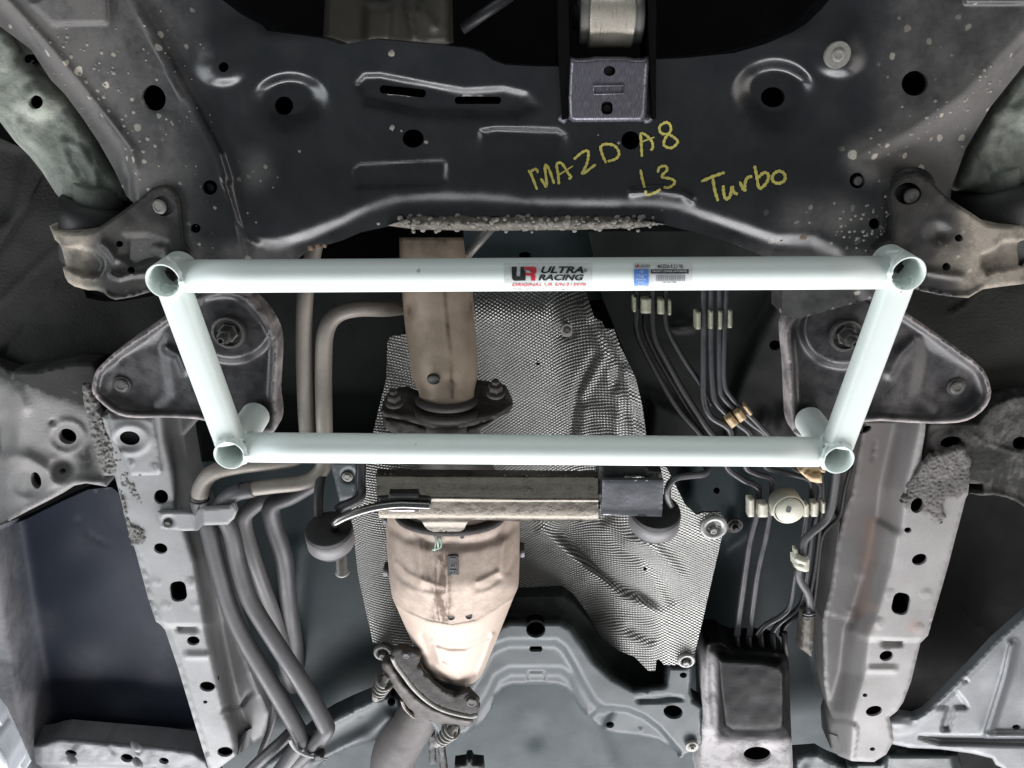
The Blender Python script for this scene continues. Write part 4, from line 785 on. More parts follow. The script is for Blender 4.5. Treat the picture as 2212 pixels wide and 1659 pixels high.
# ---------------------------------------------------------------- pressed crossmember arching over the tunnel
rc_out = t12([(1000, 640), (1120, 545), (1430, 535), (1500, 575), (1600, 690), (1700, 820), (1880, 940), (1990, 1020), (2060, 1010), (2110, 1000), (2212, 1000)])+t22([(60, 990), (60, 1060), (50, 1150), (70, 1220), (130, 1260), (130, 1500), (60, 1560)])+t12([(2190, 1600), (2170, 1555), (2050, 1480), (1920, 1452), (1780, 1440), (1690, 1412), (1610, 1340), (1555, 1290), (1500, 1200), (1450, 1140), (1390, 1118), (1110, 1118), (1050, 1140), (1005, 1190), (970, 1290), (900, 1390), (800, 1440), (640, 1460), (520, 1300), (560, 1050), (800, 850)])
L1 = t12([(500, 1100), (800, 950), (960, 790), (1030, 720), (1090, 697), (1420, 697), (1490, 735), (1560, 830), (1650, 960), (1760, 1060), (1900, 1135), (2090, 1110), (2110, 990)])
L2 = t12([(760, 1240), (880, 1060), (960, 910), (1020, 870), (1090, 847), (1390, 850), (1440, 885), (1510, 1000), (1560, 1100), (1630, 1220), (1700, 1285), (1760, 1280), (1850, 1285), (1960, 1330), (2050, 1400), (2212, 1560)])
L3 = t12([(880, 1300), (960, 1180), (1010, 1075), (1090, 1030), (1420, 1030), (1480, 1070), (1530, 1180), (1580, 1270)])
rc, HRC = sheet('tunnel_crossmember', rc_out, -.175, [ell(*t12([(1260, 765)])[0], 21, 17), slot(*t12([(1261, 888)])[0], 14, 6, 5), ell(*t12([(2150, 1297)])[0], 21, 15, 10), ell(*t12([(1742, 1380)])[0], 9, 7), ell(*t22([(5, 1058)])[0], 8, 6)],
    [pocket(L1+[(1500, 1380), (1450, 1200), (760, 1200), (500, 1250)][:0]+[(1474, 900), (1474, 700), (800, 700), (700, 900)], 22, -.06), pocket(L2[:-4]+t12([(1600, 1600), (700, 1600)]), 24, -.012), pocket(t12([(1690, 1270), (1760, 1275), (1850, 1280), (1960, 1325), (2060, 1400), (2200, 1560), (2100, 1640), (1650, 1500), (1590, 1340)]), 12, -.014), pocket(L3+t12([(1560, 1700), (760, 1700)]), 26, -.012),
     pocket(t12([(1208, 1040), (1318, 1040), (1318, 1108), (1208, 1108)]), 5, .005), pocket(t12([(1910, 1210), (2020, 1205), (2120, 1190), (2212, 1205), (2212, 1215), (2100, 1225), (1930, 1235)]), 6, -.006), dome(*t12([(1978, 1175)])[0], 6, 5, .003), dome(*t12([(1940, 1410)])[0], 6, 5, .002), lumps(.0012, 60)], step_=5, skirt=.03, mat=greym, edge=(6, .006), smooth=0,
    dirt_shading=[lambda X, Y: 1.0*inpoly(X, Y, L1+[(1474, 900), (1474, 700), (800, 700), (700, 900)])*1.0])  # front-facing slope darkened in the colour, as shade
tag(rc, 'grey pressed crossmember arching over the tunnel below the heat shield', 'crossmember')
for (zx, zy) in ((60, 1530),): x, y = t22([(zx, zy)])[0]; bolt(rc, x, y-4, -.168, 8, boltl, boltl, washer=1.8, ht=.8, stud=.6)
ws, _ = sheet('floor_brace', ZK([(-300, 1330), (200, 1020), (360, 880), (500, 790), (690, 700), (930, 600), (1060, 578), (1180, 600), (1250, 800), (1100, 950), (900, 1030), (640, 1110), (460, 1195), (360, 1300), (300, 1400), (-300, 1400)]), -.215, [ell(*ZK([(1085, 650)])[0], 9, 9, -30)], [ridge(ZK([(360, 1240), (640, 1080), (900, 940), (1050, 800)]), 16, .010), ridge(ZK([(690, 705), (770, 770)]), 3, -.003), ridge(ZK([(200, 1050), (520, 850), (900, 640)]), 8, .006)], step_=7, skirt=.03, mat=greym, edge=(8, .008), dirt_shading=[dome(*ZK([(800, 960)])[0], 40, 20, .4)])
tag(ws, 'pale grey floor brace running behind the rear exhaust pipe', 'floor brace')
for pts, hh in ((ZK([(1440, 950), (1500, 950), (1515, 1250), (1450, 1260)]), -.20), (ZK([(1530, 1030), (1590, 1030), (1630, 1340), (1555, 1340)]), -.20)):
    o, _ = sheet('rubber_strap', pts, hh, step_=6, skirt=.01, mat=rubber, edge=(4, .004)); tag(o, 'short black rubber strap right of the rear pipe' if hh and pts[0][0] < 930 else 'longer black rubber strap right of the rear pipe', 'rubber strap')
o, _ = sheet('cable_clip', ZK([(1690, 1340), (1695, 1255), (1800, 1240), (1815, 1200), (1860, 1200), (1880, 1240), (1975, 1250), (1985, 1340)]), -.20, step_=5, skirt=.02, mat=rubber, edge=(5, .005)); tag(o, 'black plastic clip at the bottom edge beside the rubber straps', 'clip')

# ---------------------------------------------------------------- front exhaust pipe with its two-bolt flange
ep = thing('exhaust_pipe', 955, 700, -.14, 'tan front exhaust pipe with a dark rusty two bolt flange', 'exhaust pipe')
def shell(name, rows, hc, depth, mat, parent, feats=(), dirt_shading=(), nx=36, n=8, power=.5, holes=()):
    """a closed tapering shell: rows (y, x left, x right, h centre, half depth); relief feats as for sheets"""
    R = np.array(catmull([np.array(r, float) for r in rows], n)); V = []; D = []; F = []
    front = nx; N = 2*nx
    for y, xl, xr, h0, dp in R[:, :5]:
        for k in range(N):
            a = math.pi*(1-k/nx); s = math.cos(a); z = math.sin(a)
            x = (xl+xr)/2+s*(xr-xl)/2; sg = 1 if z >= 0 else -1
            V.append((x, y, h0+dp*sg*abs(z)**(2*power)))
    V = np.array(V); X, Y, Hh = V.T
    wgt = sm(np.maximum(0, (Hh-np.repeat(R[:, 3], N))/np.repeat(R[:, 4], N))*2.2)
    for f in feats: Hh = Hh+f(X, Y)*wgt
    dd = np.clip(sum([f(X, Y) for f in dirt_shading]) if dirt_shading else 0*X, 0, 1)
    m = len(R)
    for i in range(m-1):
        for k in range(N): l = (k+1) % N; F.append((i*N+k, (i+1)*N+k, (i+1)*N+l, i*N+l))
    F.append(tuple(range(N))); F.append(tuple((m-1)*N+k for k in range(N))[::-1])
    return mesh(name, P(X, Y, Hh), F, mat, parent, True, dd)
d3 = lambda p: t11([p])[0]
rows = []
for zy, l, r, h in ((-120, 375, 790, -.20), (60, 380, 815, -.19), (230, 392, 850, -.18), (450, 412, 868, -.165), (640, 440, 884, -.15), (760, 455, 884, -.14), (830, 478, 872, -.135), (880, 500, 862, -.13), (930, 506, 858, -.125), (985, 520, 850, -.12)):
    a, b = d3((l, zy)), d3((r, zy)); rows.append((a[1], a[0], b[0], h, .5*(b[0]-a[0])*MPP(a[1], h)))
shell('front_pipe', rows, 0, 0, beige2, ep, [ridge(t11([(665, -100), (672, 300), (700, 600), (720, 900)]), 2.0, .0025), dome(*d3((440, 340)), 16, 34, -.006, .2), dome(*d3((830, 330)), 12, 34, -.006, .2), lumps(.001, 30)],
      [lambda X, Y: .6*np.exp(-(pdist(X, Y, t11([(665, -100), (672, 300), (700, 600), (720, 920)]))[0]/2.0)**2), dome(*d3((440, 350)), 8, 20, .8), dome(*d3((838, 320)), 7, 30, .8), dome(*d3((715, 840)), 12, 26, .7), dome(*d3((560, 560)), 60, 60, .25), lambda X, Y: .4*sm((560-Y)/40)], 30, 8)
x, y = d3((596, 797)); c = P(x, y, -.0915); lathe('drain_hole', c+np.array([0, 0, -.004]), (0, -.35, .94), [(.0082, 0), (.0082, .0045), (.0076, .005)], rubber, ep, 18)
for zy, rr in ((905, 1.02), (980, 1.12)):
    C = []
    for k in range(25):
        a = math.pi*k/24; x, y = d3((681-215*rr*.8*math.cos(a), zy+55*math.sin(a)+30)); C.append(P(x, y, -.125+.05*math.sin(a)))
    V, F = sweep(C, .006, 10); mesh('pipe_collar', V, F, rust, ep)
fl1 = t11([(255, 1008), (270, 950), (300, 905), (340, 885), (420, 870), (490, 900), (600, 930), (720, 930), (830, 900), (870, 828), (950, 838), (1060, 860), (1085, 900), (1110, 962), (1060, 1000), (1000, 1030), (850, 1080), (690, 1108), (560, 1090), (400, 1050), (290, 1030)])
sheet('flange_plate', fl1, lambda X, Y: -.10-.035*sm((905-Y)/40), feats=[ridge(t11([(420, 960), (560, 1020), (720, 1030), (860, 960)]), 8, .006), lumps(.003, 12)], step_=5, skirt=.014, mat=rust, parent=ep, edge=(7, .006))
fl2 = t11([(268, 1040), (400, 1062), (560, 1108), (690, 1128), (860, 1098), (1010, 1048), (1108, 985), (1090, 1010), (1000, 1060), (900, 1130), (880, 1200), (420, 1200), (270, 1110)])
sheet('flange_plate', fl2, -.122, feats=[lumps(.003, 12)], step_=5, skirt=.02, mat=rust, parent=ep, edge=(7, .006))
sheet('flange_gasket', t11([(262, 1005), (400, 1045), (560, 1090), (690, 1106), (855, 1078), (1005, 1030), (1112, 960), (1108, 985), (1010, 1048), (860, 1098), (690, 1128), (560, 1108), (400, 1062), (266, 1040)]), -.114, feats=[lumps(.002, 10)], step_=4, skirt=.006, mat=rust2, parent=ep)
for zx, zy, hh in ((1000, 885, -.088), (345, 945, -.095)):
    x, y = d3((zx, zy)); m = MPP(y, hh); c = P(x, y, hh); ax = (0, .8, .25)
    lathe('bolt_washer', c, ax, [(20*m, -.002), (20*m, .003)], rust, ep, 20); b = lathe('flange_bolt', c, ax, [(16*m, 0), (16*m, .012), (14*m, .014), (9*m, .014), (9*m, .020), (8*m, .021)], rust, ep, 6, .2, False)
# hidden run to the catalytic converter behind the bar
tube('link_pipe', [(965, 900, -.145), (975, 980, -.15), (985, 1050, -.17), (985, 1095, -.19)], [110, 130, 190, 190], rust2, ep, 24)

# ---------------------------------------------------------------- catalytic converter
cc = thing('catalytic_converter', 985, 1280, -.17, 'beige heat tinted catalytic converter tapering to a bolted flange', 'catalytic converter')
d4 = lambda p: t12([p])[0]
rows = []
for zy, l, r in ((35, 290, 1155), (150, 292, 1156), (260, 298, 1156), (380, 308, 1153), (480, 318, 1146), (550, 330, 1118), (640, 368, 1082), (740, 412, 1042), (840, 458, 1002), (920, 500, 968), (1000, 516, 935), (1080, 580, 895), (1140, 660, 850), (1175, 730, 810)):
    a, b = d4((l, zy)), d4((r, zy)); rows.append((a[1], a[0], b[0], -.163-.00005*max(0, zy-520)-.00004*max(0, 480-zy), min(.085, .42*(b[0]-a[0])*MPP(a[1], -.165))))
arc = lambda pts: t12(pts)
cfe = [ridge(arc([(300, 100), (420, 165), (560, 200), (720, 215), (880, 205), (1020, 165), (1130, 90)]), 11, -.0055), ridge(arc([(320, 340), (400, 440), (480, 480), (560, 500), (640, 510)]), 8, -.0035), ridge(arc([(360, 330), (430, 400), (520, 440), (640, 490)]), 6, .0025),
       ridge(arc([(890, 500), (960, 480), (1020, 430), (1080, 380), (1140, 270)]), 8, -.0035), ridge(arc([(890, 455), (1010, 395)]), 6, .0025), ridge(arc([(510, 200), (520, 460)]), 10, .007), ridge(arc([(1050, 190), (1040, 400)]), 10, .007),
       ridge(arc([(320, 570), (420, 650), (560, 710), (720, 740), (880, 710), (1010, 630), (1110, 560)]), 3, .003), below(arc([(200, 500), (320, 575), (420, 655), (560, 715), (720, 742), (880, 712), (1010, 632), (1110, 562), (1250, 400)]), 4, -.0075),
       ridge(arc([(600, 850), (700, 880), (800, 880), (950, 810)]), 6, -.0035), ridge(arc([(600, 840), (640, 980), (760, 1060)]), 7, .005), ridge(arc([(980, 800), (930, 950), (880, 1060)]), 6, .005), ridge(arc([(520, 800), (600, 1000), (700, 1110)]), 7, -.004), dome(*d4((720, 960)), 60, 50, .006), ridge(arc([(560, 1050), (660, 1100), (800, 1120)]), 4, .003)]
scr = lambda X, Y: .95*sm((.5+vnoise(X, Y*.12, 6)+.8*vnoise(X, Y*.2, 3))*2)*sm(1-np.abs(X-d4((650, 0))[0])/32)*sm((Y-d4((0, 240))[1])/20)*sm((d4((0, 730))[1]-Y)/10)
shell('converter_cover', rows, 0, 0, beige, cc, cfe, [scr, dome(*d4((715, 680)), 9, 9, .9), lambda X, Y: .18*sm((Y-1440)/60), lambda X, Y: .30*inpoly(X, Y, arc([(0, -300), (1400, -300), (1250, 400), (1110, 562), (1010, 632), (880, 712), (720, 742), (560, 715), (420, 655), (320, 575), (200, 500)]))], 110, 20, .42)  # cover above the step darkened in colour, shading it against the lit cone
def hcov(zx, zy):                    # height of the cover there
    x, y = d4((zx, zy)); r = np.array(catmull([np.array(q, float) for q in rows], 10)); i = int(np.argmin(abs(r[:, 0]-y))); xl, xr, h0, dp = r[i, 1:5]
    s = (x-(xl+xr)/2)/((xr-xl)/2); return x, y, h0+dp*(1-s*s)**.42
for zx, zy, rx, ry in ((713, 677, 7, 5.5), (827, 669, 7.2, 6)):
    x, y, hz = hcov(zx, zy); V = [P(a, b, hz-.0025) for a, b in ell(x, y, rx, ry)]; n = len(V); V += [v+np.array([0, 0, .003]) for v in V]; mesh('rivet_hole', V, [tuple(range(n, 2*n))[::-1]]+[(i, (i+1) % n, n+(i+1) % n, n+i) for i in range(n)], rubber, cc)
x, y, hz = hcov(724, 375); o, _ = sheet('code_window', slot(x, y, 12, 30, 4, -1), hz+.0012, step_=5, skirt=.004, mat=rubber, parent=cc)
V, F = text_poly('L3R-', (703, 300, 745, 440), t12, rot=1); a = np.array(V); mesh('stamped_code', P(a[:, 0], a[:, 1], np.full(len(a), hz+.0022)), [f[::-1] for f in F], dsteel, o, False)
x, y, hz = hcov(782, 160); bolt(cc, x, y, hz-.002, 4.5, dsteel, washer=0, ht=.6, hexa=False, name='rivet')
V = []; F = []
for p in ([(600, 150), (612, 190), (604, 250)], [(622, 150), (628, 230)], [(640, 160), (646, 225), (590, 245)]):
    q = [hcov(*z) for z in p]; C = [P(a, b, c_+.0015) for a, b, c_ in q]; v, f = sweep(catmull(C, 4), .0012, 6); F += [tuple(i+len(V) for i in g) for g in f]; V += list(v)
mesh('paint_mark', V, F, M('pale_green_paint_mark', (.45, .62, .52), .6), cc)
for zx, zy in ((285, 395), (1172, 270), (282, 60)): x, y = d4((zx, zy)); o = box('cover_clip', x-5, y-8, x+5, y+8, -.16, .02, dsteel, cc, 2)
# dark ring showing the converter mouth under the hanger bar
C = []
for k in range(17):
    a = math.pi*k/16; x, y = d4((705-330*math.cos(a), 20+105*math.sin(a))); C.append(P(x, y, -.122+.03*math.sin(a)))
V, F = sweep(C, .0075, 10); mesh('mouth_ring', V, F, rust, cc)
k1 = ZK([(1088, 200), (1100, 150), (1150, 120), (1230, 128), (1340, 155), (1372, 200), (1345, 290), (1400, 380), (1500, 480), (1600, 550), (1700, 580), (1790, 540), (1838, 532), (1900, 600), (1942, 700), (1922, 762), (1850, 775), (1700, 745), (1560, 700), (1430, 620), (1300, 500), (1200, 370), (1110, 250)])
sheet('flange_plate', k1, lambda X, Y: -.150+.0*X, feats=[ridge(ZK([(1390, 330), (1500, 470), (1640, 570)]), 8, .008), lumps(.0015, 14)], step_=5, skirt=.008, mat=rust, parent=cc, edge=(5, .004))
V, F = sweep([P(x, y, -.1535) for x, y in catmull([np.array(p) for p in ZK([(1092, 215), (1130, 290), (1200, 385), (1300, 515), (1430, 635), (1560, 712), (1700, 757), (1850, 785), (1915, 770)])], 5)], .0042, 8); mesh('flange_lit_edge', V, F, boltl, cc)  # pale tube added along the edge to paint its lit thickness
for p in ((1228, 190), (1862, 632)):
    x, y = ZK([p])[0]; bolt(cc, x, y, -.150, 8 if p[0] < 1500 else 13, boltm, rust, washer=1.3, ht=.7)

# ---------------------------------------------------------------- rear exhaust pipe, its flange and spring bolts
rp_ = thing('rear_exhaust_pipe', 860, 1600, -.2, 'matt grey rear exhaust pipe with curved flange and spring bolts at the bottom', 'exhaust pipe')
tube('pipe', [(930, 1500, -.205), (905, 1545, -.21), (872, 1590, -.215), (850, 1640, -.22), (845, 1720, -.225)], [84, 92, 98, 97, 95], M('matt_violet_grey_pipe', (.185, .165, .158), .65, .2, var=(.105, .10, .102), vscale=9, dust_shading=(.08, .075, .075), lay=(.25, .8), bump=.0005, bscale=120), rp_, 28)
k2 = ZK([(988, 290), (1000, 258), (1050, 233), (1085, 240), (1115, 320), (1200, 440), (1330, 570), (1500, 685), (1700, 755), (1872, 790), (1875, 850), (1842, 892), (1700, 882), (1500, 852), (1350, 785), (1250, 705), (1180, 612), (1100, 502), (1040, 402), (1000, 345)])
sheet('flange_plate', k2, -.165, feats=[ridge(ZK([(1050, 290), (1150, 460), (1300, 620), (1480, 740), (1680, 810), (1840, 840)]), 12, .012), lumps(.002, 12)], step_=5, skirt=.012, mat=rust2, parent=rp_, edge=(7, .008))
V, F = sweep([P(x, y, -.178) for x, y in catmull([np.array(p) for p in ZK([(1180, 620), (1220, 710), (1300, 785), (1380, 820), (1450, 828)])], 6)], .004, 8); mesh('flange_gasket', V, F, zinc, rp_)
def spring(a, b, r0, r1, turns=4):
    A, B = P(*a), P(*b); ax = B-A; L = np.linalg.norm(ax); e1, e2, z = frame_of(ax); C = []
    for k in range(turns*18+1):
        t = k/(turns*18); q = 2*math.pi*turns*t; r = r0+(r1-r0)*t; C.append(A+ax*t*.82+r*(math.cos(q)*e1+math.sin(q)*e2))
    V, F = sweep(C, .0026, 7); s = mesh('spring', V, F, boltl, rp_)
    lathe('spring_bolt', A-z*.01, z, [(.006, 0), (.006, L*.8+.01), (r1*.95, L*.8+.01), (r1*.95, L*.9+.01), (.008, L*.92+.01), (.007, L*1.15+.01)], boltl, rp_, 14)
spring((*ZK([(1030, 425)])[0], -.165), (*ZK([(945, 590)])[0], -.185), .0155, .011)
spring((*ZK([(1690, 900)])[0], -.168), (*ZK([(1540, 1035)])[0], -.188), .0155, .011)
# ---------------------------------------------------------------- zinc hanger bar over the converter, its rods and rubbers
hb_ = thing('exhaust_hanger', 1060, 1075, -.05, 'yellow zinc plated exhaust hanger bar across the converter with a grey end plate', 'exhaust hanger')
cyl = ZC([(0, 290)])[0][1]
def hbH(X, Y):
    z = (Y-960.1)/.4018-.006*((X-647.3)/.4018-700)
    top = np.interp(z, [150, 168, 200, 245, 280, 291, 297, 330, 360, 385, 402, 415, 440, 470], [-.076, -.062, -.056, -.049, -.043, -.040, -.0435, -.0440, -.0447, -.0458, -.0485, -.0550, -.0575, -.064]); return top
sheet('hanger_bar', ZC([(410, 158), (430, 156), (1590, 166), (1604, 172), (1606, 412), (1180, 414), (960, 404), (915, 408), (898, 425), (885, 455), (865, 467), (720, 470), (690, 458), (672, 440), (655, 410), (630, 398), (425, 396), (415, 300)]), hbH, feats=[lumps(.0006, 30)], step_=4, skirt=.012, mat=zinc, parent=hb_)
sheet('end_plate', ZC([(1628, 190), (1958, 192), (1947, 388), (1622, 380)]), lambda X, Y: -.044+.004*sm((Y-1100)/30), step_=6, skirt=.006, mat=greysteel, parent=hb_, edge=(2, .001), feats=[lumps(.0015, 60)])
sheet('clamp_bracket', ZC([(1603, 95), (1850, 108), (1880, 140), (1945, 142), (1950, 185), (1930, 200), (1860, 198), (1850, 175), (1750, 170), (1740, 192), (1640, 190), (1630, 215), (1610, 400), (1603, 400)]), -.058, feats=[lumps(.002, 14)], step_=5, skirt=.03, mat=rubber, parent=hb_, edge=(4, .004))
tube('hanger_rod', [(*p, h) for p, h in zip(ZC([(705, 328), (620, 324), (530, 322), (420, 335), (330, 358), (240, 392), (195, 420), (185, 445), (196, 478)]), (-.036, -.036, -.036, -.036, -.037, -.040, -.043, -.05, -.06))], 19, rod_m, hb_, 16)
sheet('rod_clamp', ZC([(415, 285), (475, 282), (480, 262), (635, 262), (645, 282), (700, 286), (705, 310), (560, 303), (430, 318)]), -.036, step_=4, skirt=.012, mat=rubber, parent=hb_, edge=(3, .003))
sheet('weld_patch', ZC([(474, 346), (648, 344), (645, 358), (560, 362), (485, 360)]), -.040, feats=[lumps(.0016, 6)], step_=3, skirt=.008, mat=M('pale_weld_metal', (.70, .60, .64), .35, .7), parent=hb_, edge=(3, .003))
tube('hanger_rod', [(*p, h) for p, h in zip(ZC([(1995, 330), (1978, 280), (1982, 225), (2020, 182), (2100, 168), (2170, 160), (2192, 135), (2160, 105), (2080, 75)]), (-.075, -.068, -.066, -.068, -.08, -.09, -.10, -.12, -.16))], 15, dsteel, hb_, 14)
def puck(x, y, rpx, h, label, pin):
    back = np.array([0, sn, cs]); up = np.array([0, cs, -sn]); ax = .62*back+.78*up; c = P(x, y, h); r = rpx*MPP(y, h); t = thing('rubber_hanger', x, y, h, label, 'rubber hanger', 'exhaust rubber hangers')
    rb_ = lathe('rubber_body', c-ax*.032, ax, [(r*.80, -.008), (r*.84, -.004), (r*.86, 0), (r*.98, .001), (r, .004), (r, .028), (r*.97, .0315), (r*.9, .0322), (r*.5, .0305), (r*.3, .031), (1e-4, .031)], rubber, t, 40); flatshade(rb_, .5)
    lathe('lit_side_band', c-ax*.032, ax, [(r*1.0, .003), (r*1.012, .0035), (r*1.012, .0255), (r*1.0, .026)], rubber_g, t, 40)  # paler band paints the light on the rubber disc's side
    if pin:
        a, b = ZC([(222, 575)])[0], ZC([(229, 690)])[0]; A, B = P(*a, h-.05), P(*b, h-.055); d = (B-A)/np.linalg.norm(B-A)
        lathe('locating_pin', A, d, [(.0085, 0), (.0085, np.linalg.norm(B-A)-.004), (.0105, np.linalg.norm(B-A)-.003), (.0105, np.linalg.norm(B-A)), (.008, np.linalg.norm(B-A)+.002)], boltl, t, 18)
    return t
puck(*ZC([(155, 450)])[0], 51, -.055, 'left rubber hanger disc with a bright pin, at the end of the hanger rod', 1)
puck(*ZC([(1916, 352)])[0], 54, -.085, 'right rubber hanger disc half hidden behind the grey end plate', 0)
fb_, _ = sheet('floor_bracket', ZC([(160, 90), (300, 92), (300, 230), (290, 290), (215, 305), (200, 250), (185, 180)]), -.16, feats=[dome(*ZC([(262, 168)])[0], 22, 20, -.006, .3)], step_=5, skirt=.01, mat=greym, edge=(4, .003)); tag(fb_, 'small grey floor bracket with a bolt above the left rubber hanger', 'bracket')
bolt(fb_, *ZC([(258, 172)])[0], -.163, 9, boltl, washer=1.3, ht=.7)
tag(tube('bracket_rod', [(*ZC([(330, 60)])[0], -.14), (*ZC([(328, 200)])[0], -.13), (*ZC([(322, 285)])[0], -.115), (*ZC([(230, 335)])[0], -.10), (*ZC([(205, 350)])[0], -.10)], 22, dsteel), 'grey bent bracket rod just left of the hanger bar', 'rod')
tag(tube('bracket_rod', [(*ZC([(135, 120)])[0], -.12), (*ZC([(110, 200)])[0], -.10), (*ZC([(100, 300)])[0], -.085), (*ZC([(104, 400)])[0], -.08)], 21, rubber), 'black bent rod entering the left rubber hanger from above', 'rod')

# ---------------------------------------------------------------- pipes and hoses on the left
def hoses(name, pts, w, mat, label, cat, group=None, segs=18, parent=None):
    o = tube(name, pts, w, mat, parent, segs); return tag(o, label, cat, group) if not parent else o
pa = hoses('coolant_pipe', [(685, 500, -.15), (668, 590, -.14), (659, 640, -.13), (657, 760, -.13), (661, 880, -.13), (664, 950, -.125), (650, 985, -.12), (600, 997, -.115), (520, 1006, -.11), (462, 1020, -.11), (436, 1050, -.115), (430, 1085, -.12)], 36, pipe_t, 'tan metal coolant pipe, left of the two beside the exhaust', 'coolant pipe', 'coolant pipes')
pb_ = hoses('coolant_pipe', [(900, 660, -.22), (840, 668, -.17), (770, 668, -.14), (725, 682, -.13), (703, 720, -.125), (699, 800, -.125), (700, 900, -.12), (702, 985, -.115), (690, 1022, -.11), (655, 1042, -.105), (590, 1050, -.10), (527, 1058, -.10)], [30, 32, 34, 36, 37, 37, 36, 34, 34, 33, 33, 32], pipe_t, 'tan metal coolant pipe curving in from behind the exhaust', 'coolant pipe', 'coolant pipes')
ha = hoses('rubber_hose', [(430, 1070, -.117), (432, 1092, -.12), (450, 1140, -.12), (462, 1190, -.12), (475, 1240, -.12), (492, 1300, -.12), (520, 1365, -.12), (560, 1435, -.12), (605, 1510, -.12), (644, 1577, -.118), (652, 1600, -.116), (640, 1620, -.115), (590, 1690, -.115)], 37, pipe_g, 'long satin grey hose running down beside the left rail', 'hose', 'grey coolant hoses')
hb2 = hoses('rubber_hose', [(548, 1056, -.10), (512, 1064, -.10), (485, 1082, -.105), (480, 1105, -.11), (500, 1150, -.115), (512, 1205, -.118), (528, 1265, -.118), (548, 1312, -.118), (600, 1395, -.118), (655, 1480, -.118), (699, 1558, -.116), (703, 1580, -.115), (672, 1614, -.115), (620, 1665, -.115), (590, 1700, -.115)], 37, pipe_g, 'long satin grey hose, right of the pair down the left rail', 'hose', 'grey coolant hoses')
hoses('rubber_hose', [(600, 1060, -.20), (540, 1100, -.19), (527, 1130, -.19), (545, 1200, -.19), (565, 1260, -.20), (590, 1330, -.22), (615, 1420, -.26), (640, 1500, -.33)], 34, rubber_g, 'dim dark hose between the grey hose pair and the floor', 'hose')
hoses('rubber_hose', [(690, 1035, -.20), (630, 1070, -.19), (588, 1090, -.19), (590, 1130, -.20), (612, 1200, -.21), (622, 1300, -.235), (636, 1400, -.28), (650, 1480, -.36)], 40, pipe_g, 'dim grey hose along the floor left of the heat shield', 'hose')
for p, w in (((431, 1076, -.1185), 41), ((526, 1058.5, -.10), 36)):
    q = (p[0], p[1]+5, p[2]) if p[0] < 500 else (p[0]-5, p[1]+1, p[2]); tube('hose_end', [p, q], w, rubber, ha if p[0] < 500 else hb2, 18)
ct = thing('cable_tie', 650, 1615, -.10, 'pale cable tie strapping the two grey hoses together at the bottom', 'cable tie')
C = [P(x, y, -.098) for x, y in catmull([np.array(p) for p in ZK([(100, 1010), (120, 1060), (170, 1120), (260, 1165), (350, 1185)])], 6)]; V, F = sweep(C, .0035, 8, flat=.5); mesh('strap', V, F, primer, ct)
o, _ = sheet('lock_head', ZK([(330, 1180), (350, 1150), (410, 1150), (430, 1180), (420, 1220), (340, 1225)]), -.092, step_=4, skirt=.012, mat=rubber, parent=ct, edge=(4, .004))
for k in range(3): tube('strap_end', [(*ZK([(400+10*k, 1190+16*k)])[0], -.092), (*ZK([(458-8*k, 1200+20*k)])[0], -.090)], 4, primer, ct, 8)
tag(tube('wire_loom', [(550, 1720, -.17), (560, 1640, -.17), (588, 1560, -.19), (595, 1480, -.20)], 14, rubber_g), 'thin dark wire loom between the left rail and the hose pair', 'wire')
tag(tube('floor_pipe', [(470, 1740, -.14), (550, 1655, -.15), (610, 1600, -.16), (650, 1560, -.19)], 26, pipe_g), 'short grey pipe passing under the hoses at the bottom', 'pipe')

# ---------------------------------------------------------------- brake and fuel lines on the right
LG = 'black fluid lines on the right of the tunnel'
def line(pts, w, label, mat=line_m, name='fluid_line'): return hoses(name, pts, w, mat, label, 'fluid line', LG, 12)
zd = lambda pts, h: [(*p, h) for p in ZD(pts)]
ze = lambda pts, h: [(*p, h) for p in ZE(pts)]
hD = -.19
line(zd([(222, -60), (222, 90), (214, 260), (210, 380), (255, 520), (420, 830), (560, 1050), (720, 1230), (860, 1420)], hD), 12, 'leftmost black line, bending right below the first clip row', rubber)
line(zd([(345, -60), (340, 300), (360, 470), (450, 640), (570, 860), (690, 1050), (790, 1200), (980, 1420)], hD+.004), 14, 'second black line from the left, thick, below the first clip row', rubber)
line(zd([(455, -60), (440, 290), (475, 430), (600, 650), (720, 830), (800, 1000)], hD+.002), 12, 'third black line from the left, joining the straight lines at the bottom', rubber)
line(zd([(285, 200), (285, 400), (380, 620), (520, 860), (640, 1060), (760, 1230)], hD-.01), 11, 'thin black line tucked between the first two of the left rows', rubber)
def L4(a, b, h1, h2): return zd(a, h1)+ze(b, h2)
line(L4([(745, -60), (745, 300), (742, 700), (745, 950), (800, 1085), (960, 1210)], [(500, 50), (620, 165), (735, 222), (757, 275), (742, 430), (690, 640), (640, 980), (605, 1240), (590, 1370)], hD+.01, -.18), 14, 'long black line, first of the straight group, left of the round cream plug')
line(L4([(805, -60), (802, 500), (815, 850), (850, 985), (1000, 1130), (1120, 1250)], [(650, 60), (740, 128), (838, 158), (862, 220), (845, 420), (805, 640), (750, 880), (700, 1240), (685, 1370)], hD+.012, -.18), 13, 'long black line touching the left side of the round cream plug')
line(L4([(870, -60), (868, 500), (872, 830), (895, 930), (1010, 1045), (1120, 1140), (1240, 1250)], [(800, 62), (950, 118), (1120, 162), (1165, 215), (1160, 330), (1125, 430), (1090, 650), (1050, 850), (1000, 1130), (930, 1220), (810, 1290), (740, 1370)], hD+.014, -.18), 12, 'long black line passing right of the round cream plug')
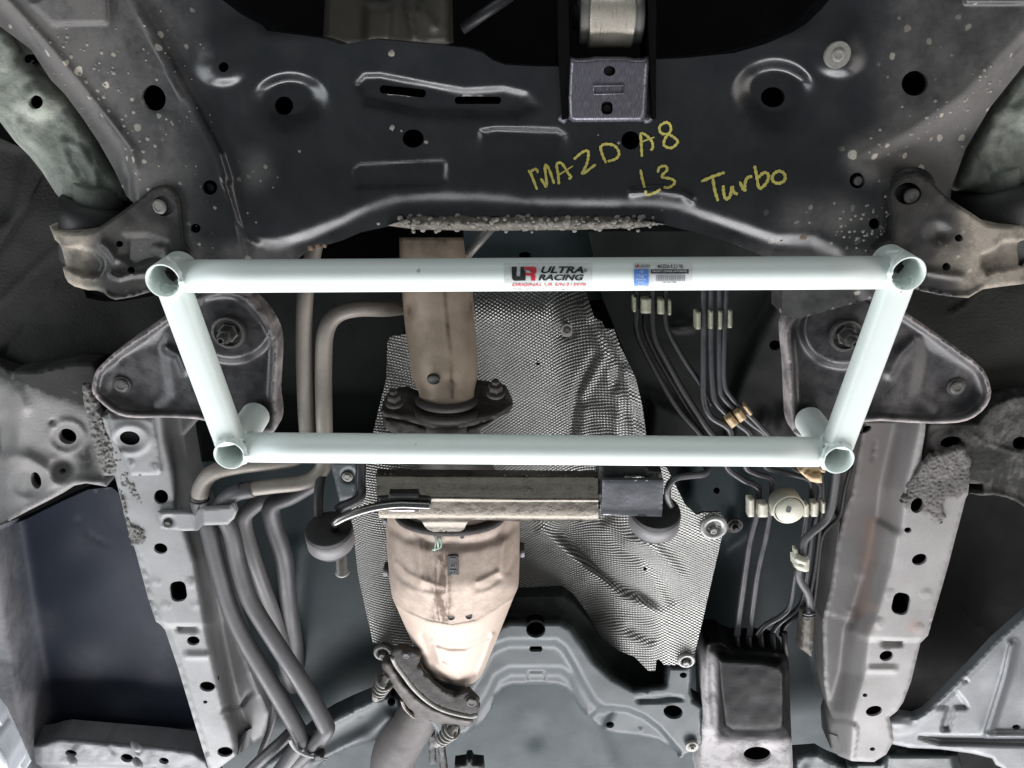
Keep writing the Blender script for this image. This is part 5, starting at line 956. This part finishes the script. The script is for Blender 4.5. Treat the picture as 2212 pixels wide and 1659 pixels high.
line(zd([(935, -60), (912, 400), (905, 800), (960, 930), (1060, 1030), (1170, 1140), (1280, 1260)], hD+.016)+ze([(1000, 60), (1160, 160), (1225, 230), (1205, 400), (1165, 600), (1130, 880), (1080, 1130), (910, 1280), (850, 1370)], -.19), 11, 'long black line, last of the straight group, under the tan clip')
line(ze([(1240, 90), (1250, 300), (1225, 560), (1180, 900), (1110, 1150), (960, 1290), (930, 1370)], -.20), 11, 'thin dark line behind the thick hose above the black cover', rubber)
fh = thing('fuel_hose', 1800, 1150, -.15, 'thick grey hose curving past the cream collar to a metal end', 'hose')
hoses('hose', ze([(1352, 60), (1350, 150), (1335, 270), (1312, 400), (1270, 490), (1170, 575), (1110, 640), (1095, 720), (1090, 800), (1062, 880), (1075, 950), (1130, 1040), (1150, 1120), (1152, 1200)], -.155), 17, pipe_g, '', '', None, 16, fh)
sheet('metal_end', ZE([(1100, 1215), (1182, 1215), (1175, 1380), (1162, 1535), (1072, 1470), (1085, 1350)]), -.155, feats=[lumps(.002, 10)], step_=5, skirt=.02, mat=bracket_m, parent=fh, edge=(9, .010), dirt_shading=[lambda X, Y: .3+0*X])
for q in (1200, 1222): V, F = sweep([P(x, y, h) for x, y, h in [(*ZE([(1142+44*math.cos(a), q+9*math.sin(a))])[0], -.150+.006*math.sin(a)) for a in np.linspace(0, 2*math.pi, 20)]], .002, 6, False); mesh('hose_clamp', V, F, dsteel, fh)
tag(tube('wire_loom', ze([(1470, 60), (1420, 250), (1380, 450), (1250, 600), (1210, 900), (1160, 1300)], -.20), 9, rubber), 'thin black wire beside the inner wall of the right rail', 'wire')
def holder(x, y, h, label, tabs, plug=None):
    t = thing('line_holder', x, y, h, label, 'line holder', 'plastic line holders')
    for (x0, y0, x1, y1, rot, tr, m) in tabs:
        (a, b), (c, d) = tr([(x0, y0)])[0], tr([(x1, y1)])[0]
        cx, cy, hw, hh = (a+c)/2, (b+d)/2, abs(c-a)/2, abs(d-b)/2
        s_, c_ = math.sin(math.radians(rot)), math.cos(math.radians(rot))
        sheet('clip_tab', slot(cx, cy, hw, hh, min(2.2, hw*.6), rot), lambda X, Y, cx=cx, cy=cy, hw=hw: h+.004-.006*(((X-cx)*c_+(Y-cy)*s_)/max(hw, 1))**2, step_=3, skirt=.012, mat=m, parent=t, edge=(2, .002))
    return t
grn = M('pale_green_clip_plastic', (.40, .40, .30), .55, var=(.30, .30, .23), rvar=.05)
holder(1405, 660, -.178, 'pale green line holder, four tabs, highest and nearest the exhaust', [(184, 142, 210, 258, 0, ZD, grn), (246, 152, 330, 270, 0, ZD, grn), (378, 157, 434, 276, 0, ZD, grn), (463, 165, 488, 284, 0, ZD, grn)])
holder(1540, 690, -.170, 'pale green line holder with four narrow upright tabs over the straight lines', [(678, 258, 722, 396, 0, ZD, grn), (783, 248, 820, 392, 0, ZD, grn), (857, 248, 893, 396, 0, ZD, grn), (932, 242, 972, 384, 0, ZD, grn)])
holder(1595, 900, -.165, 'tan slanted line holder just above the rear bar', [(935, 1085, 1005, 1170, -38, ZD, tan), (1003, 1040, 1070, 1125, -35, ZD, tan), (1080, 990, 1112, 1082, -38, ZD, tan)])
hp = holder(1700, 1102, -.158, 'cream line holder with a round plug in the middle, below the rear bar', [(672, 322, 722, 460, 0, ZE, cream), (752, 358, 826, 462, 0, ZE, cream), (848, 350, 885, 450, 0, ZE, cream), (1096, 362, 1142, 460, 0, ZE, cream), (1158, 350, 1216, 458, 0, ZE, cream), (1238, 345, 1275, 432, 0, ZE, cream)])
px, py = ZE([(990, 405)])[0]; c = P(px, py, -.135); m = MPP(py, -.135); ax = (0, 0, 1); R = 34*m
lathe('round_plug', c-np.array([0, 0, .045]), ax, [(R, .018), (R, .042), (R*1.03, .044), (R*1.0, .046), (R*.93, .046), (R*.90, .042), (R*.86, .042), (R*.86, .049), (R*.82, .051), (1e-4, .0512)], cream, hp, 44)
lathe('plug_groove', c-np.array([0, 0, .0005]), ax, [(R*.925, -.003), (R*.925, .0008), (R*.865, .0008), (R*.865, -.003)], rubber, hp, 44)
sheet('plug_slot', slot(px-1, py-1, 5.5, 7, 4, 20), -.1285, step_=3, skirt=.003, mat=dsteel, parent=hp)
tcl = thing('hose_clip', 1755, 1025, -.12, 'tan plastic clip under the rear right corner of the brace', 'clip')
sheet('clip_body', ZE([(1065, 110), (1100, 70), (1180, 66), (1240, 78), (1272, 105), (1265, 120), (1180, 112), (1160, 130), (1190, 150), (1235, 145), (1240, 195), (1215, 200), (1150, 185), (1110, 150)]), -.125, feats=[dome(*ZE([(1130, 105)])[0], 12, 10, -.006), lumps(.002, 8)], step_=3.5, skirt=.015, mat=tan, parent=tcl, edge=(4, .005))
sheet('clip_jaw', ZE([(1120, 130), (1165, 140), (1242, 140), (1242, 200), (1150, 186)]), -.118, step_=4, skirt=.012, mat=tan, parent=tcl, edge=(4, .004))
col = thing('hose_collar', 1733, 1212, -.14, 'cream plastic collar around the thick grey hose', 'clip')
def coH(X, Y): s = np.clip((X-ZE([(1090, 0)])[0][0])/18, -1, 1); return -.150+.014*np.sqrt(np.maximum(0, 1-s*s))
sheet('collar_band', ZE([(1022, 775), (1060, 770), (1080, 785), (1120, 792), (1148, 790), (1142, 878), (1110, 882), (1060, 868), (1024, 840)]), coH, feats=[ridge(ZE([(1030, 800), (1060, 820), (1100, 830)]), 2, -.003)], step_=3.5, skirt=.015, mat=cream, parent=col, edge=(2.5, .003))
sheet('collar_tab', ZE([(1032, 712), (1056, 714), (1056, 780), (1022, 790), (1020, 770), (1035, 760)]), -.15, step_=3.5, skirt=.012, mat=cream, parent=col, edge=(2, .002))
fn = thing('floor_stud', 1588, 1139, -.22, 'dark nut on a stud right of the lower heat shield pad', 'nut'); bolt(fn, *ZE([(570, 525)])[0], -.238, 13, boltm, boltm, washer=1.4, ht=.6, stud=.9)

# ---------------------------------------------------------------- black cover at the bottom right
bc_out = ZJ([(262, 160), (272, 125), (305, 105), (370, 104), (420, 140), (470, 160), (600, 158), (690, 162), (745, 188), (780, 230), (786, 320), (792, 560), (800, 740), (810, 960), (230, 960), (236, 720), (255, 560), (250, 400)])
bc, _ = sheet('canister_cover', bc_out, -.165, [ell(*ZJ([(590, 805)])[0], 30, 17, 0)], [pocket(ZJ([(330, 190), (420, 205), (600, 215), (740, 240), (775, 300), (775, 560), (765, 660), (700, 688), (430, 690), (375, 640), (345, 400)]), 26, .028), ridge(ZJ([(290, 130), (282, 400), (300, 640)]), 7, .006), ridge(ZJ([(300, 125), (370, 125), (430, 170), (600, 180), (720, 190)]), 6, .005), dome(*ZJ([(590, 790)])[0], 50, 34, -.008, .3),
    step(ZJ([(200, 700), (420, 705), (900, 700)]), 60, -.014), lumps(.0015, 40)], step_=5, skirt=.05, mat=boxm, edge=(14, .016), dirt_shading=[lambda X, Y: .95*sm((Y-1588)/26), lambda X, Y: .95*sm((1556-X)/18)*sm((Y-1390)/60), lambda X, Y: .015*sm(.3+2*vnoise(X, Y, 14))*sm(1-np.hypot((X-ZJ([(560, 0)])[0][0])/75, (Y-1470)/50))])
tag(bc, 'black plastic canister cover with a dusty lower edge at the bottom right', 'plastic cover')
for k in range(5): x = 1590+26*k; tag(tube('line_fitting', [(x, 1365, -.19), (x+2, 1392, -.185), (x+4, 1412, -.19)], 13, rubber, None, 10), 'dark line fitting %s where the lines enter the black cover' % ('first from the left', 'second from the left', 'in the middle', 'second from the right', 'first from the right')[k], 'fitting', 'line fittings above the black cover')
# ---------------------------------------------------------------- silver corner bracket with the embossed arrow
ab_out = ZJ([(1283, 660), (1300, 615), (1350, 580), (1450, 560), (1550, 575), (1600, 552), (1640, 520), (1760, 400), (1900, 260), (2040, 110), (2180, -10), (2300, -110), (2300, 960), (2110, 960), (2085, 890), (2040, 868), (2020, 830), (1900, 800), (1700, 772), (1520, 765), (1400, 740), (1320, 712)])
ab, _ = sheet('corner_bracket', ab_out, -.14, [ell(*ZJ([(2165, 640)])[0], 9, 6)], [ridge(ZJ([(1560, 590), (1660, 530), (1780, 410), (2060, 125), (2220, -30)]), 8, .003), ridge(ZJ([(2140, 140), (2100, 320), (1990, 670)]), 9, .008), ridge(ZJ([(1990, 690), (2300, 690)]), 5, .007), pocket(ZJ([(1580, 695), (2300, 705), (2300, 745), (1700, 735)]), 10, -.012),
    pocket(ZJ([(1802, 420), (1684, 512), (1690, 524), (1745, 524), (1708, 640), (1712, 658), (1756, 658), (1762, 640), (1796, 524), (1862, 524), (1868, 510)]), 5, -.0055), dome(*ZJ([(1345, 650)])[0], 22, 20, -.010, .45), dome(*ZJ([(1450, 620)])[0], 50, 26, .008), dome(*ZJ([(1855, 355)])[0], 7, 7, -.005), lumps(.002, 80)], step_=5, skirt=.012, mat=silver, edge=(4, .003))
tag(ab, 'silver corner bracket with a stamped upward arrow at the bottom right', 'corner bracket'); bolt(ab, *ZJ([(1345, 662)])[0], -.150, 8, boltl, washer=1.5, ht=.5)
dk, _ = sheet('lower_bracket', ZJ([(1140, 870), (1200, 850), (1340, 848), (1370, 800), (1440, 760), (1540, 770), (1700, 778), (1810, 795), (1850, 900), (1850, 960), (1140, 960)]), -.19, step_=6, feats=[pocket(ZJ([(1380, 800), (1780, 800), (1820, 1000), (1360, 1000)]), 16, .012)], skirt=.03, mat=M('dark_teal_bracket_paint', (.05, .06, .062), .4), edge=(8, .008)); tag(dk, 'dark teal bracket below the silver corner bracket', 'bracket')
wt, _ = sheet('floor_gusset', ZJ([(820, 800), (960, 790), (1030, 830), (1160, 880), (1160, 960), (815, 960)]), -.20, step_=7, feats=[lumps(.006, 30)], skirt=.02, mat=greym, edge=(8, .008)); tag(wt, 'crumpled grey gusset between the black cover and the right rail', 'gusset')
